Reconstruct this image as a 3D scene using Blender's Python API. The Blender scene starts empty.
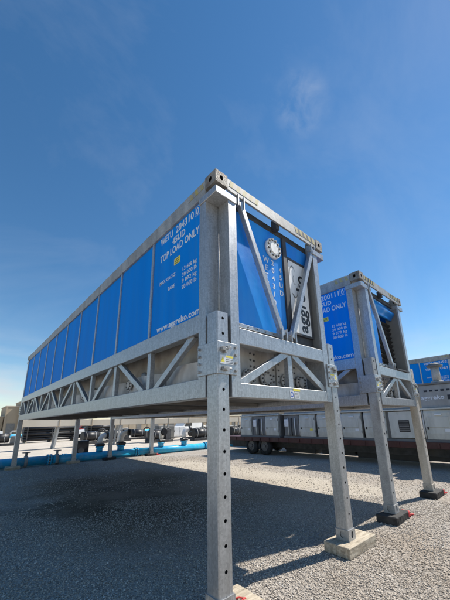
import bpy, bmesh, math, random
import numpy as np
from mathutils import Vector, Matrix

random.seed(7)
rng = np.random.default_rng(11)
scene = bpy.context.scene
C = scene.collection

# ------------------------------------------------------------------ camera
cam_d = bpy.data.cameras.new('camera')
cam = bpy.data.objects.new('camera', cam_d)
C.objects.link(cam)
cam_d.sensor_fit = 'HORIZONTAL'
cam_d.sensor_width = 36.0
cam_d.lens = 289.657 / 450.0 * 36.0
cam_d.shift_x = -(232.37 - 225.0) / 450.0
cam_d.shift_y = (343.41 - 300.0) / 450.0
cam_d.clip_start = 0.05
cam_d.clip_end = 3000.0
R_ = Vector((0.73959798, -0.6726962, -0.02178633))
U_ = Vector((-0.15934759, -0.20646097, 0.96539226))
F_ = Vector((0.65391373, 0.71053057, 0.25989064))
CAM = Vector((-1.8677, -2.26595, 1.73296))
cam.matrix_world = Matrix((
    (R_.x, U_.x, -F_.x, CAM.x),
    (R_.y, U_.y, -F_.y, CAM.y),
    (R_.z, U_.z, -F_.z, CAM.z),
    (0, 0, 0, 1)))
scene.camera = cam

# ------------------------------------------------------------------ sun, sky
SUN = Vector((0.74, -0.20, 1.0)).normalized()
world = bpy.data.worlds.new('World')
scene.world = world
world.use_nodes = True
wn = world.node_tree.nodes
wl = world.node_tree.links
wn.clear()
w_out = wn.new('ShaderNodeOutputWorld')
w_bg = wn.new('ShaderNodeBackground')
w_bg.inputs['Strength'].default_value = 0.102
sky = wn.new('ShaderNodeTexSky')
sky.sky_type = 'NISHITA'
sky.sun_disc = False
sky.sun_elevation = math.asin(SUN.z)
sky.sun_rotation = math.atan2(SUN.x, SUN.y)
sky.altitude = 100.0
sky.air_density = 1.0
sky.dust_density = 0.05
sky.ozone_density = 0.5
# thin cirrus and low cumulus mixed into the sky
w_tc = wn.new('ShaderNodeTexCoord')
w_map = wn.new('ShaderNodeMapping')
w_map.inputs['Rotation'].default_value = (0.2, 0.1, 0.9)
w_map.inputs['Scale'].default_value = (1.2, 2.0, 1.6)
w_n1 = wn.new('ShaderNodeTexNoise')
w_n1.inputs['Scale'].default_value = 1.5
w_n1.inputs['Detail'].default_value = 9.0
w_n1.inputs['Roughness'].default_value = 0.62
w_n1.inputs['Distortion'].default_value = 0.6
w_r1 = wn.new('ShaderNodeValToRGB')
w_r1.color_ramp.elements[0].position = 0.48
w_r1.color_ramp.elements[0].color = (0, 0, 0, 1)
w_r1.color_ramp.elements[1].position = 0.85
w_r1.color_ramp.elements[1].color = (0.14, 0.14, 0.14, 1)
w_hs = wn.new('ShaderNodeHueSaturation')
w_hs.inputs['Saturation'].default_value = 1.29
w_hs.inputs['Hue'].default_value = 0.497
w_mix1 = wn.new('ShaderNodeMixRGB')
w_mix1.inputs['Color2'].default_value = (5.2, 5.6, 6.2, 1)
# low clouds: only in a band of small elevation, all around
w_sep = wn.new('ShaderNodeSeparateXYZ')
w_r2 = wn.new('ShaderNodeValToRGB')
e = w_r2.color_ramp.elements
e[0].position = 0.0
e[0].color = (0.9, 0.9, 0.9, 1)
e[1].position = 0.27
e[1].color = (0, 0, 0, 1)
e2 = w_r2.color_ramp.elements.new(0.10)
e2.color = (0.8, 0.8, 0.8, 1)
w_map2 = wn.new('ShaderNodeMapping')
w_map2.inputs['Scale'].default_value = (2.0, 2.0, 9.0)
w_n2 = wn.new('ShaderNodeTexNoise')
w_n2.inputs['Scale'].default_value = 1.6
w_n2.inputs['Detail'].default_value = 8.0
w_n2.inputs['Roughness'].default_value = 0.55
w_r3 = wn.new('ShaderNodeValToRGB')
w_r3.color_ramp.elements[0].position = 0.42
w_r3.color_ramp.elements[0].color = (0, 0, 0, 1)
w_r3.color_ramp.elements[1].position = 0.70
w_mul = wn.new('ShaderNodeMath')
w_mul.operation = 'MULTIPLY'
w_mix2 = wn.new('ShaderNodeMixRGB')
w_mix2.inputs['Color2'].default_value = (5.0, 5.3, 5.7, 1)
wl.new(w_tc.outputs['Generated'], w_map.inputs['Vector'])
wl.new(w_map.outputs['Vector'], w_n1.inputs['Vector'])
wl.new(w_n1.outputs['Fac'], w_r1.inputs['Fac'])
wl.new(w_r1.outputs['Color'], w_mix1.inputs['Fac'])
wl.new(sky.outputs['Color'], w_hs.inputs['Color'])
wl.new(w_hs.outputs['Color'], w_mix1.inputs['Color1'])
wl.new(w_tc.outputs['Generated'], w_sep.inputs['Vector'])
wl.new(w_sep.outputs['Z'], w_r2.inputs['Fac'])
wl.new(w_tc.outputs['Generated'], w_map2.inputs['Vector'])
wl.new(w_map2.outputs['Vector'], w_n2.inputs['Vector'])
wl.new(w_n2.outputs['Fac'], w_r3.inputs['Fac'])
wl.new(w_r2.outputs['Color'], w_mul.inputs[0])
wl.new(w_r3.outputs['Color'], w_mul.inputs[1])
wl.new(w_mul.outputs['Value'], w_mix2.inputs['Fac'])
wl.new(w_mix1.outputs['Color'], w_mix2.inputs['Color1'])
# one small loose puff of cloud high on the right
w_dot = wn.new('ShaderNodeVectorMath')
w_dot.operation = 'DOT_PRODUCT'
puff = (F_ + R_ * ((302 - 232.37) / 289.657) - U_ * ((104 - 343.41) / 289.657)).normalized()
w_dot.inputs[1].default_value = puff
w_nrm = wn.new('ShaderNodeVectorMath')
w_nrm.operation = 'NORMALIZE'
w_pm = wn.new('ShaderNodeMapRange')
w_pm.interpolation_type = 'SMOOTHSTEP'
w_pm.inputs['From Min'].default_value = math.cos(math.radians(5.0))
w_pm.inputs['From Max'].default_value = math.cos(math.radians(0.0))
w_n4 = wn.new('ShaderNodeTexNoise')
w_n4.inputs['Scale'].default_value = 15.0
w_n4.inputs['Detail'].default_value = 7.0
w_n4.inputs['Roughness'].default_value = 0.6
w_n4.inputs['Distortion'].default_value = 0.5
w_r4 = wn.new('ShaderNodeMapRange')
w_r4.inputs['From Min'].default_value = 0.40
w_r4.inputs['From Max'].default_value = 0.75
w_r4.inputs['To Max'].default_value = 0.24
w_m4 = wn.new('ShaderNodeMath')
w_m4.operation = 'MULTIPLY'
w_mix3 = wn.new('ShaderNodeMixRGB')
w_mix3.inputs['Color2'].default_value = (4.6, 5.0, 5.6, 1)
wl.new(w_tc.outputs['Generated'], w_nrm.inputs[0])
wl.new(w_nrm.outputs['Vector'], w_dot.inputs[0])
wl.new(w_dot.outputs['Value'], w_pm.inputs['Value'])
wl.new(w_nrm.outputs['Vector'], w_n4.inputs['Vector'])
wl.new(w_n4.outputs['Fac'], w_r4.inputs['Value'])
wl.new(w_pm.outputs['Result'], w_m4.inputs[0])
wl.new(w_r4.outputs['Result'], w_m4.inputs[1])
wl.new(w_m4.outputs['Value'], w_mix3.inputs['Fac'])
wl.new(w_mix2.outputs['Color'], w_mix3.inputs['Color1'])
wl.new(w_mix3.outputs['Color'], w_bg.inputs['Color'])
wl.new(w_bg.outputs['Background'], w_out.inputs['Surface'])

sun_d = bpy.data.lights.new('sun', 'SUN')
sun_d.energy = 5.0
sun_d.angle = math.radians(0.53)
sun_d.color = (1.0, 0.945, 0.86)
sun = bpy.data.objects.new('sun', sun_d)
C.objects.link(sun)
sun.rotation_euler = SUN.to_track_quat('Z', 'Y').to_euler()
sun.location = (20, -5, 30)

scene.view_settings.view_transform = 'Standard'
scene.view_settings.look = 'None'
scene.view_settings.exposure = 0.45
scene.view_settings.gamma = 1.0
scene.view_settings.use_curve_mapping = False

# ------------------------------------------------------------------ materials
MATS = {}


def mat(name, c1, c2=None, scale=4.0, rough=0.6, metal=0.0, bump=0.0, bscale=None,
        stain=None, stain_amt=0.0, stain_scale=1.5, stretch=(1, 1, 1), detail=6.0,
        rough_var=0.0, spangle=0.0, spec=0.5, lo=0.35, hi=0.65, fade=None):
    m = bpy.data.materials.new(name)
    m.use_nodes = True
    nt = m.node_tree
    n, l = nt.nodes, nt.links
    b = n['Principled BSDF']
    b.inputs['Roughness'].default_value = rough
    b.inputs['Metallic'].default_value = metal
    b.inputs['Specular IOR Level'].default_value = spec
    geo = n.new('ShaderNodeNewGeometry')
    mp = n.new('ShaderNodeMapping')
    mp.inputs['Scale'].default_value = stretch
    l.new(geo.outputs['Position'], mp.inputs['Vector'])
    col = None
    if c2 is None:
        c2 = tuple(min(1, x * 1.15) for x in c1)
    no = n.new('ShaderNodeTexNoise')
    no.inputs['Scale'].default_value = scale
    no.inputs['Detail'].default_value = detail
    l.new(mp.outputs['Vector'], no.inputs['Vector'])
    rp = n.new('ShaderNodeValToRGB')
    rp.color_ramp.elements[0].position = lo
    rp.color_ramp.elements[1].position = hi
    rp.color_ramp.elements[0].color = (*c1, 1)
    rp.color_ramp.elements[1].color = (*c2, 1)
    l.new(no.outputs['Fac'], rp.inputs['Fac'])
    col = rp.outputs['Color']
    if spangle > 0:
        vo = n.new('ShaderNodeTexVoronoi')
        vo.inputs['Scale'].default_value = 55.0
        l.new(geo.outputs['Position'], vo.inputs['Vector'])
        sp = n.new('ShaderNodeMixRGB')
        sp.blend_type = 'OVERLAY'
        sp.inputs['Fac'].default_value = spangle
        bw = n.new('ShaderNodeSeparateColor')
        l.new(vo.outputs['Color'], bw.inputs['Color'])
        l.new(col, sp.inputs['Color1'])
        l.new(bw.outputs['Red'], sp.inputs['Color2'])
        col = sp.outputs['Color']
    if stain is not None:
        n2 = n.new('ShaderNodeTexNoise')
        n2.inputs['Scale'].default_value = stain_scale
        n2.inputs['Detail'].default_value = 8.0
        n2.inputs['Roughness'].default_value = 0.65
        l.new(mp.outputs['Vector'], n2.inputs['Vector'])
        r2 = n.new('ShaderNodeValToRGB')
        r2.color_ramp.elements[0].position = 0.48
        r2.color_ramp.elements[0].color = (0, 0, 0, 1)
        r2.color_ramp.elements[1].position = 0.72
        r2.color_ramp.elements[1].color = (stain_amt,) * 3 + (1,)
        l.new(n2.outputs['Fac'], r2.inputs['Fac'])
        mx = n.new('ShaderNodeMixRGB')
        mx.inputs['Color2'].default_value = (*stain, 1)
        l.new(r2.outputs['Color'], mx.inputs['Fac'])
        l.new(col, mx.inputs['Color1'])
        col = mx.outputs['Color']
    l.new(col, b.inputs['Base Color'])
    if rough_var > 0:
        mr = n.new('ShaderNodeMapRange')
        mr.inputs['To Min'].default_value = max(0.05, rough - rough_var)
        mr.inputs['To Max'].default_value = min(1.0, rough + rough_var)
        l.new(no.outputs['Fac'], mr.inputs['Value'])
        l.new(mr.outputs['Result'], b.inputs['Roughness'])
    if bump > 0:
        n3 = n.new('ShaderNodeTexNoise')
        n3.inputs['Scale'].default_value = bscale or scale * 6
        n3.inputs['Detail'].default_value = 5.0
        l.new(geo.outputs['Position'], n3.inputs['Vector'])
        bp = n.new('ShaderNodeBump')
        bp.inputs['Strength'].default_value = bump
        bp.inputs['Distance'].default_value = 0.02
        l.new(n3.outputs['Fac'], bp.inputs['Height'])
        l.new(bp.outputs['Normal'], b.inputs['Normal'])
    MATS[name] = m
    return m


mat('galvanized', (0.37, 0.38, 0.39), (0.46, 0.47, 0.48), scale=14, rough=0.38, metal=0.55, bump=0.015, bscale=3,
    stain=(0.27, 0.26, 0.245), stain_amt=0.42, stain_scale=3.4, stretch=(4.5, 4.5, 0.30), rough_var=0.10, spangle=0.14)
mat('galvanized_dull', (0.27, 0.275, 0.275), (0.40, 0.405, 0.40), scale=4, rough=0.6, metal=0.2, bump=0.1, bscale=10,
    stain=(0.20, 0.17, 0.13), stain_amt=0.7, stain_scale=1.4, stretch=(1.4, 1.4, 0.6), rough_var=0.12, spangle=0.12)
mat('galvanized_tan', (0.40, 0.37, 0.32), (0.54, 0.51, 0.46), scale=4, rough=0.6, metal=0.1, bump=0.08, bscale=10,
    stain=(0.27, 0.22, 0.16), stain_amt=0.6, stain_scale=1.8, stretch=(1.6, 1.6, 0.5), rough_var=0.1, spangle=0.1)
mat('casting_steel', (0.16, 0.145, 0.125), (0.33, 0.31, 0.27), scale=9, rough=0.65, metal=0.2, bump=0.25, bscale=40,
    stain=(0.16, 0.075, 0.035), stain_amt=0.6, stain_scale=7)
mat('blue_sheet', (0.001, 0.215, 0.72), (0.002, 0.245, 0.79), scale=1.1, rough=0.6, spec=0.06, bump=0.12, bscale=1.6,
    stain=(0.03, 0.22, 0.60), stain_amt=0.45, stain_scale=2.8, stretch=(3.5, 3.5, 0.20), rough_var=0.08)
mat('blue_tarp', (0.004, 0.20, 0.70), (0.015, 0.28, 0.78), scale=2.2, rough=0.30, bump=0.5, bscale=2.6,
    stain=(0.10, 0.30, 0.62), stain_amt=0.35, stain_scale=1.6, stretch=(2.0, 2.0, 0.5))
mat('white_paint', (0.72, 0.73, 0.74), (0.80, 0.80, 0.80), scale=6, rough=0.5)
mat('letter_white', (0.80, 0.81, 0.82), (0.72, 0.74, 0.76), scale=30, rough=0.5, stain=(0.22, 0.36, 0.62), stain_amt=0.55, stain_scale=14)
mat('letter_black', (0.015, 0.015, 0.018), (0.03, 0.03, 0.03), scale=20, rough=0.5)
mat('logo_panel', (0.78, 0.78, 0.77), (0.84, 0.84, 0.83), scale=3, rough=0.5,
    stain=(0.55, 0.53, 0.49), stain_amt=0.35, stain_scale=3, stretch=(2, 2, .6))
mat('flange_white', (0.74, 0.74, 0.73), (0.82, 0.82, 0.81), scale=12, rough=0.5, stain=(0.36, 0.33, 0.28), stain_amt=0.4, stain_scale=9)
mat('bolt_dark', (0.10, 0.10, 0.10), (0.20, 0.19, 0.18), scale=30, rough=0.5, metal=0.5)
mat('dark_steel', (0.035, 0.036, 0.04), (0.075, 0.075, 0.078), scale=5, rough=0.6, metal=0.2, stain=(0.09, 0.07, 0.05), stain_amt=0.5)
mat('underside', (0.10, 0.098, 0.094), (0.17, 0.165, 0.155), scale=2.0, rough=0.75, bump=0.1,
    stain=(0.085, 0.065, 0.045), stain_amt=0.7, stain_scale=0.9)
mat('basin_grey', (0.44, 0.42, 0.39), (0.60, 0.58, 0.55), scale=5, rough=0.7, bump=0.12, bscale=14,
    stain=(0.30, 0.23, 0.155), stain_amt=0.6, stain_scale=2.3, stretch=(1.5, 1.5, 0.7))
mat('basin_tan', (0.31, 0.28, 0.24), (0.46, 0.43, 0.38), scale=3.5, rough=0.8, bump=0.1,
    stain=(0.16, 0.10, 0.055), stain_amt=0.6, stain_scale=2.0)
mat('yellow_paint', (0.36, 0.30, 0.09), (0.46, 0.39, 0.15), scale=10, rough=0.6, stain=(0.30, 0.28, 0.24), stain_amt=0.9, stain_scale=6)
mat('sticker_yellow', (0.80, 0.66, 0.06), (0.85, 0.72, 0.10), scale=8, rough=0.5)
mat('sticker_blue', (0.03, 0.10, 0.42), (0.03, 0.10, 0.42), scale=8, rough=0.5)
mat('timber', (0.36, 0.30, 0.22), (0.56, 0.49, 0.38), scale=5, rough=0.85, bump=0.35, bscale=26,
    stain=(0.16, 0.13, 0.09), stain_amt=0.85, stain_scale=4, stretch=(1.0, 6, 6))
mat('rubber', (0.012, 0.012, 0.013), (0.03, 0.03, 0.03), scale=9, rough=0.7, bump=0.2, bscale=40, stain=(0.14, 0.125, 0.11), stain_amt=0.35, stain_scale=5)
mat('red_strap', (0.42, 0.025, 0.03), (0.56, 0.05, 0.05), scale=20, rough=0.7)
mat('trailer_red', (0.05, 0.012, 0.010), (0.085, 0.02, 0.016), scale=3, rough=0.55, stain=(0.06, 0.045, 0.035), stain_amt=0.7)
mat('tyre', (0.012, 0.012, 0.012), (0.03, 0.029, 0.027), scale=8, rough=0.85, bump=0.2, bscale=50)
mat('rim_grey', (0.10, 0.095, 0.09), (0.17, 0.16, 0.15), scale=7, rough=0.5, metal=0.4)
mat('machine_grey', (0.53, 0.53, 0.47), (0.62, 0.61, 0.54), scale=2.5, rough=0.5, stain=(0.24, 0.215, 0.18), stain_amt=0.55, stain_scale=1.6, stretch=(1.6, 1.6, 0.5), bump=0.03, bscale=4)
mat('machine_mid', (0.30, 0.295, 0.275), (0.37, 0.365, 0.34), scale=2.5, rough=0.5, stain=(0.21, 0.19, 0.16), stain_amt=0.55, stain_scale=1.6, stretch=(1.6, 1.6, 0.5))
mat('machine_dark', (0.15, 0.15, 0.145), (0.21, 0.21, 0.20), scale=3, rough=0.55, stain=(0.15, 0.13, 0.11), stain_amt=0.5)
mat('black_plastic', (0.012, 0.012, 0.014), (0.022, 0.022, 0.024), scale=6, rough=0.45)
mat('pipe_blue', (0.014, 0.36, 0.64), (0.03, 0.45, 0.73), scale=3, rough=0.35, stain=(0.34, 0.42, 0.44), stain_amt=0.5, stain_scale=3.5)
mat('pvc_white', (0.64, 0.62, 0.57), (0.76, 0.74, 0.70), scale=5, rough=0.45, stain=(0.45, 0.39, 0.30), stain_amt=0.4)
mat('tan_wall', (0.36, 0.29, 0.205), (0.43, 0.355, 0.26), scale=0.5, rough=0.85, bump=0.05, stain=(0.28, 0.225, 0.16), stain_amt=0.5, stain_scale=0.3, stretch=(1, 1, 0.4))
mat('tan_wall_light', (0.50, 0.44, 0.35), (0.58, 0.52, 0.43), scale=0.6, rough=0.85, stain=(0.40, 0.33, 0.25), stain_amt=0.5, stain_scale=0.4, stretch=(1, 1, 0.4))
mat('car_white', (0.70, 0.70, 0.69), (0.76, 0.76, 0.75), scale=1, rough=0.25)
mat('car_glass', (0.02, 0.025, 0.03), (0.03, 0.035, 0.04), scale=1, rough=0.08)
mat('truck_red', (0.36, 0.05, 0.04), (0.42, 0.07, 0.05), scale=1, rough=0.35)
mat('copper_cable', (0.35, 0.10, 0.04), (0.45, 0.16, 0.07), scale=20, rough=0.5)


def ground_material():
    m = bpy.data.materials.new('gravel_ground')
    m.use_nodes = True
    n, l = m.node_tree.nodes, m.node_tree.links
    b = n['Principled BSDF']
    b.inputs['Roughness'].default_value = 0.95
    b.inputs['Specular IOR Level'].default_value = 0.15
    geo = n.new('ShaderNodeNewGeometry')

    def noise(sc, det=6, ro=0.6):
        t = n.new('ShaderNodeTexNoise')
        t.inputs['Scale'].default_value = sc
        t.inputs['Detail'].default_value = det
        t.inputs['Roughness'].default_value = ro
        l.new(geo.outputs['Position'], t.inputs['Vector'])
        return t

    def ramp(src, p0, c0, p1, c1):
        r = n.new('ShaderNodeValToRGB')
        r.color_ramp.elements[0].position = p0
        r.color_ramp.elements[0].color = (*c0, 1)
        r.color_ramp.elements[1].position = p1
        r.color_ramp.elements[1].color = (*c1, 1)
        l.new(src, r.inputs['Fac'])
        return r.outputs['Color']
    vo = n.new('ShaderNodeTexVoronoi')
    vo.inputs['Scale'].default_value = 42.0
    l.new(geo.outputs['Position'], vo.inputs['Vector'])
    sep = n.new('ShaderNodeSeparateColor')
    l.new(vo.outputs['Color'], sep.inputs['Color'])
    stones = ramp(sep.outputs['Red'], 0.0, (0.31, 0.28, 0.245), 1.0, (0.58, 0.53, 0.47))
    big = ramp(noise(0.45, 5).outputs['Fac'], 0.46, (0, 0, 0), 0.72, (0.6, 0.6, 0.6))
    mx = n.new('ShaderNodeMixRGB')
    mx.inputs['Color2'].default_value = (0.36, 0.285, 0.205, 1)
    l.new(big, mx.inputs['Fac'])
    l.new(stones, mx.inputs['Color1'])
    fine = ramp(noise(140, 3).outputs['Fac'], 0.3, (0.72, 0.72, 0.72), 0.7, (1.0, 1.0, 1.0))
    mm = n.new('ShaderNodeMixRGB')
    mm.blend_type = 'MULTIPLY'
    mm.inputs['Fac'].default_value = 1.0
    l.new(mx.outputs['Color'], mm.inputs['Color1'])
    l.new(fine, mm.inputs['Color2'])
    # pale tan strip between the rows, and brown silt that deepens the shade under the nearest unit
    sxy = n.new('ShaderNodeSeparateXYZ')
    wob = n.new('ShaderNodeMixRGB')
    wob.blend_type = 'ADD'
    wob.inputs['Fac'].default_value = 1.0
    nz = noise(0.9, 5)
    l.new(geo.outputs['Position'], wob.inputs['Color1'])
    l.new(nz.outputs['Color'], wob.inputs['Color2'])
    l.new(wob.outputs['Color'], sxy.inputs['Vector'])

    def bell(sock, c, w, soft):
        d = n.new('ShaderNodeMath'); d.operation = 'SUBTRACT'; d.inputs[1].default_value = c
        l.new(sock, d.inputs[0])
        a_ = n.new('ShaderNodeMath'); a_.operation = 'ABSOLUTE'
        l.new(d.outputs[0], a_.inputs[0])
        r_ = n.new('ShaderNodeMapRange'); r_.interpolation_type = 'SMOOTHSTEP'
        r_.inputs['From Min'].default_value = w
        r_.inputs['From Max'].default_value = w + soft
        r_.inputs['To Min'].default_value = 1.0
        r_.inputs['To Max'].default_value = 0.0
        l.new(a_.outputs[0], r_.inputs['Value'])
        return r_.outputs['Result']

    def patch(cx, wx, cy, wy, soft, color, amt, src):
        p_ = n.new('ShaderNodeMath'); p_.operation = 'MULTIPLY'
        l.new(bell(sxy.outputs['X'], cx, wx, soft), p_.inputs[0])
        l.new(bell(sxy.outputs['Y'], cy, wy, soft), p_.inputs[1])
        p2 = n.new('ShaderNodeMath'); p2.operation = 'MULTIPLY'; p2.inputs[1].default_value = amt
        l.new(p_.outputs[0], p2.inputs[0])
        o_ = n.new('ShaderNodeMixRGB')
        o_.inputs['Color2'].default_value = (*color, 1)
        l.new(p2.outputs[0], o_.inputs['Fac'])
        l.new(src.outputs['Color'], o_.inputs['Color1'])
        return o_
    mm = patch(6.2, 0.5, 6.0, 4.2, 0.7, (0.52, 0.47, 0.39), 0.65, mm)
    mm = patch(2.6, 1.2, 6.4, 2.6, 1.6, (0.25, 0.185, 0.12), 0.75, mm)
    # brown damp patches, painted dark to deepen the shade under the nearest unit
    damp_shade = ramp(noise(0.33, 7, 0.7).outputs['Fac'], 0.42, (0, 0, 0), 0.56, (0.85, 0.85, 0.85))
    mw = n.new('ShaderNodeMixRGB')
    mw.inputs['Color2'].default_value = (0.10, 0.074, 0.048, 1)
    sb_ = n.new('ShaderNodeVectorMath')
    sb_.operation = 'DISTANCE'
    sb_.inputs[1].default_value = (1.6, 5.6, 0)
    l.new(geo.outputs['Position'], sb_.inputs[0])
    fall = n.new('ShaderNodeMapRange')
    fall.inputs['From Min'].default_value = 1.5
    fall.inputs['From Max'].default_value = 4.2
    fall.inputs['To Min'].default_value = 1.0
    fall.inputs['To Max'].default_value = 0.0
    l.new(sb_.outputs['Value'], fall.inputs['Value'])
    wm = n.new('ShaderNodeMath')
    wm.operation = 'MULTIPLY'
    l.new(damp_shade, wm.inputs[0])
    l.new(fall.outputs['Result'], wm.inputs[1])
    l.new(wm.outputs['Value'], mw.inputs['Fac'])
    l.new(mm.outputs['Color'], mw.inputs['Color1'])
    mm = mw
    # the far yard is a paler dusty hardstanding
    sx = n.new('ShaderNodeSeparateXYZ')
    l.new(geo.outputs['Position'], sx.inputs['Vector'])
    mr = n.new('ShaderNodeMapRange')
    mr.inputs['From Min'].default_value = 14.0
    mr.inputs['From Max'].default_value = 18.0
    l.new(sx.outputs['Y'], mr.inputs['Value'])
    far = ramp(noise(0.6, 6).outputs['Fac'], 0.3, (0.46, 0.41, 0.345), 0.7, (0.58, 0.53, 0.46))
    mf = n.new('ShaderNodeMixRGB')
    l.new(mr.outputs['Result'], mf.inputs['Fac'])
    l.new(mm.outputs['Color'], mf.inputs['Color1'])
    l.new(far, mf.inputs['Color2'])
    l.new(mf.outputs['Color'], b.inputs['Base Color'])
    bp = n.new('ShaderNodeBump')
    bp.inputs['Strength'].default_value = 0.8
    bp.inputs['Distance'].default_value = 0.02
    bp.invert = True
    l.new(vo.outputs['Distance'], bp.inputs['Height'])
    bp2 = n.new('ShaderNodeBump')
    bp2.inputs['Strength'].default_value = 0.5
    bp2.inputs['Distance'].default_value = 0.05
    l.new(noise(9, 6).outputs['Fac'], bp2.inputs['Height'])
    l.new(bp.outputs['Normal'], bp2.inputs['Normal'])
    l.new(bp2.outputs['Normal'], b.inputs['Normal'])
    MATS['gravel_ground'] = m
    m = bpy.data.materials.new('stone')
    m.use_nodes = True
    n, l = m.node_tree.nodes, m.node_tree.links
    b = n['Principled BSDF']
    b.inputs['Roughness'].default_value = 0.9
    b.inputs['Specular IOR Level'].default_value = 0.25
    geo = n.new('ShaderNodeNewGeometry')
    r = n.new('ShaderNodeValToRGB')
    els = r.color_ramp.elements
    els[0].position = 0.0
    els[0].color = (0.22, 0.20, 0.178, 1)
    els[1].position = 1.0
    els[1].color = (0.74, 0.70, 0.64, 1)
    for p_, c_ in ((0.2, (0.39, 0.345, 0.295)), (0.5, (0.49, 0.43, 0.36)), (0.9, (0.58, 0.52, 0.445))):
        q = els.new(p_)
        q.color = (*c_, 1)
    l.new(geo.outputs['Random Per Island'], r.inputs['Fac'])
    tn = n.new('ShaderNodeTexNoise')
    tn.inputs['Scale'].default_value = 0.55
    tn.inputs['Detail'].default_value = 6.0
    l.new(geo.outputs['Position'], tn.inputs['Vector'])
    tr = n.new('ShaderNodeMapRange')
    tr.inputs['From Min'].default_value = 0.42
    tr.inputs['From Max'].default_value = 0.70
    tr.inputs['To Max'].default_value = 0.65
    l.new(tn.outputs['Fac'], tr.inputs['Value'])
    tm = n.new('ShaderNodeMixRGB')
    tm.inputs['Color2'].default_value = (0.40, 0.33, 0.25, 1)
    l.new(tr.outputs['Result'], tm.inputs['Fac'])
    l.new(r.outputs['Color'], tm.inputs['Color1'])
    l.new(tm.outputs['Color'], b.inputs['Base Color'])
    MATS['stone'] = m


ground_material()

# ------------------------------------------------------------------ mesh helpers


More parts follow.
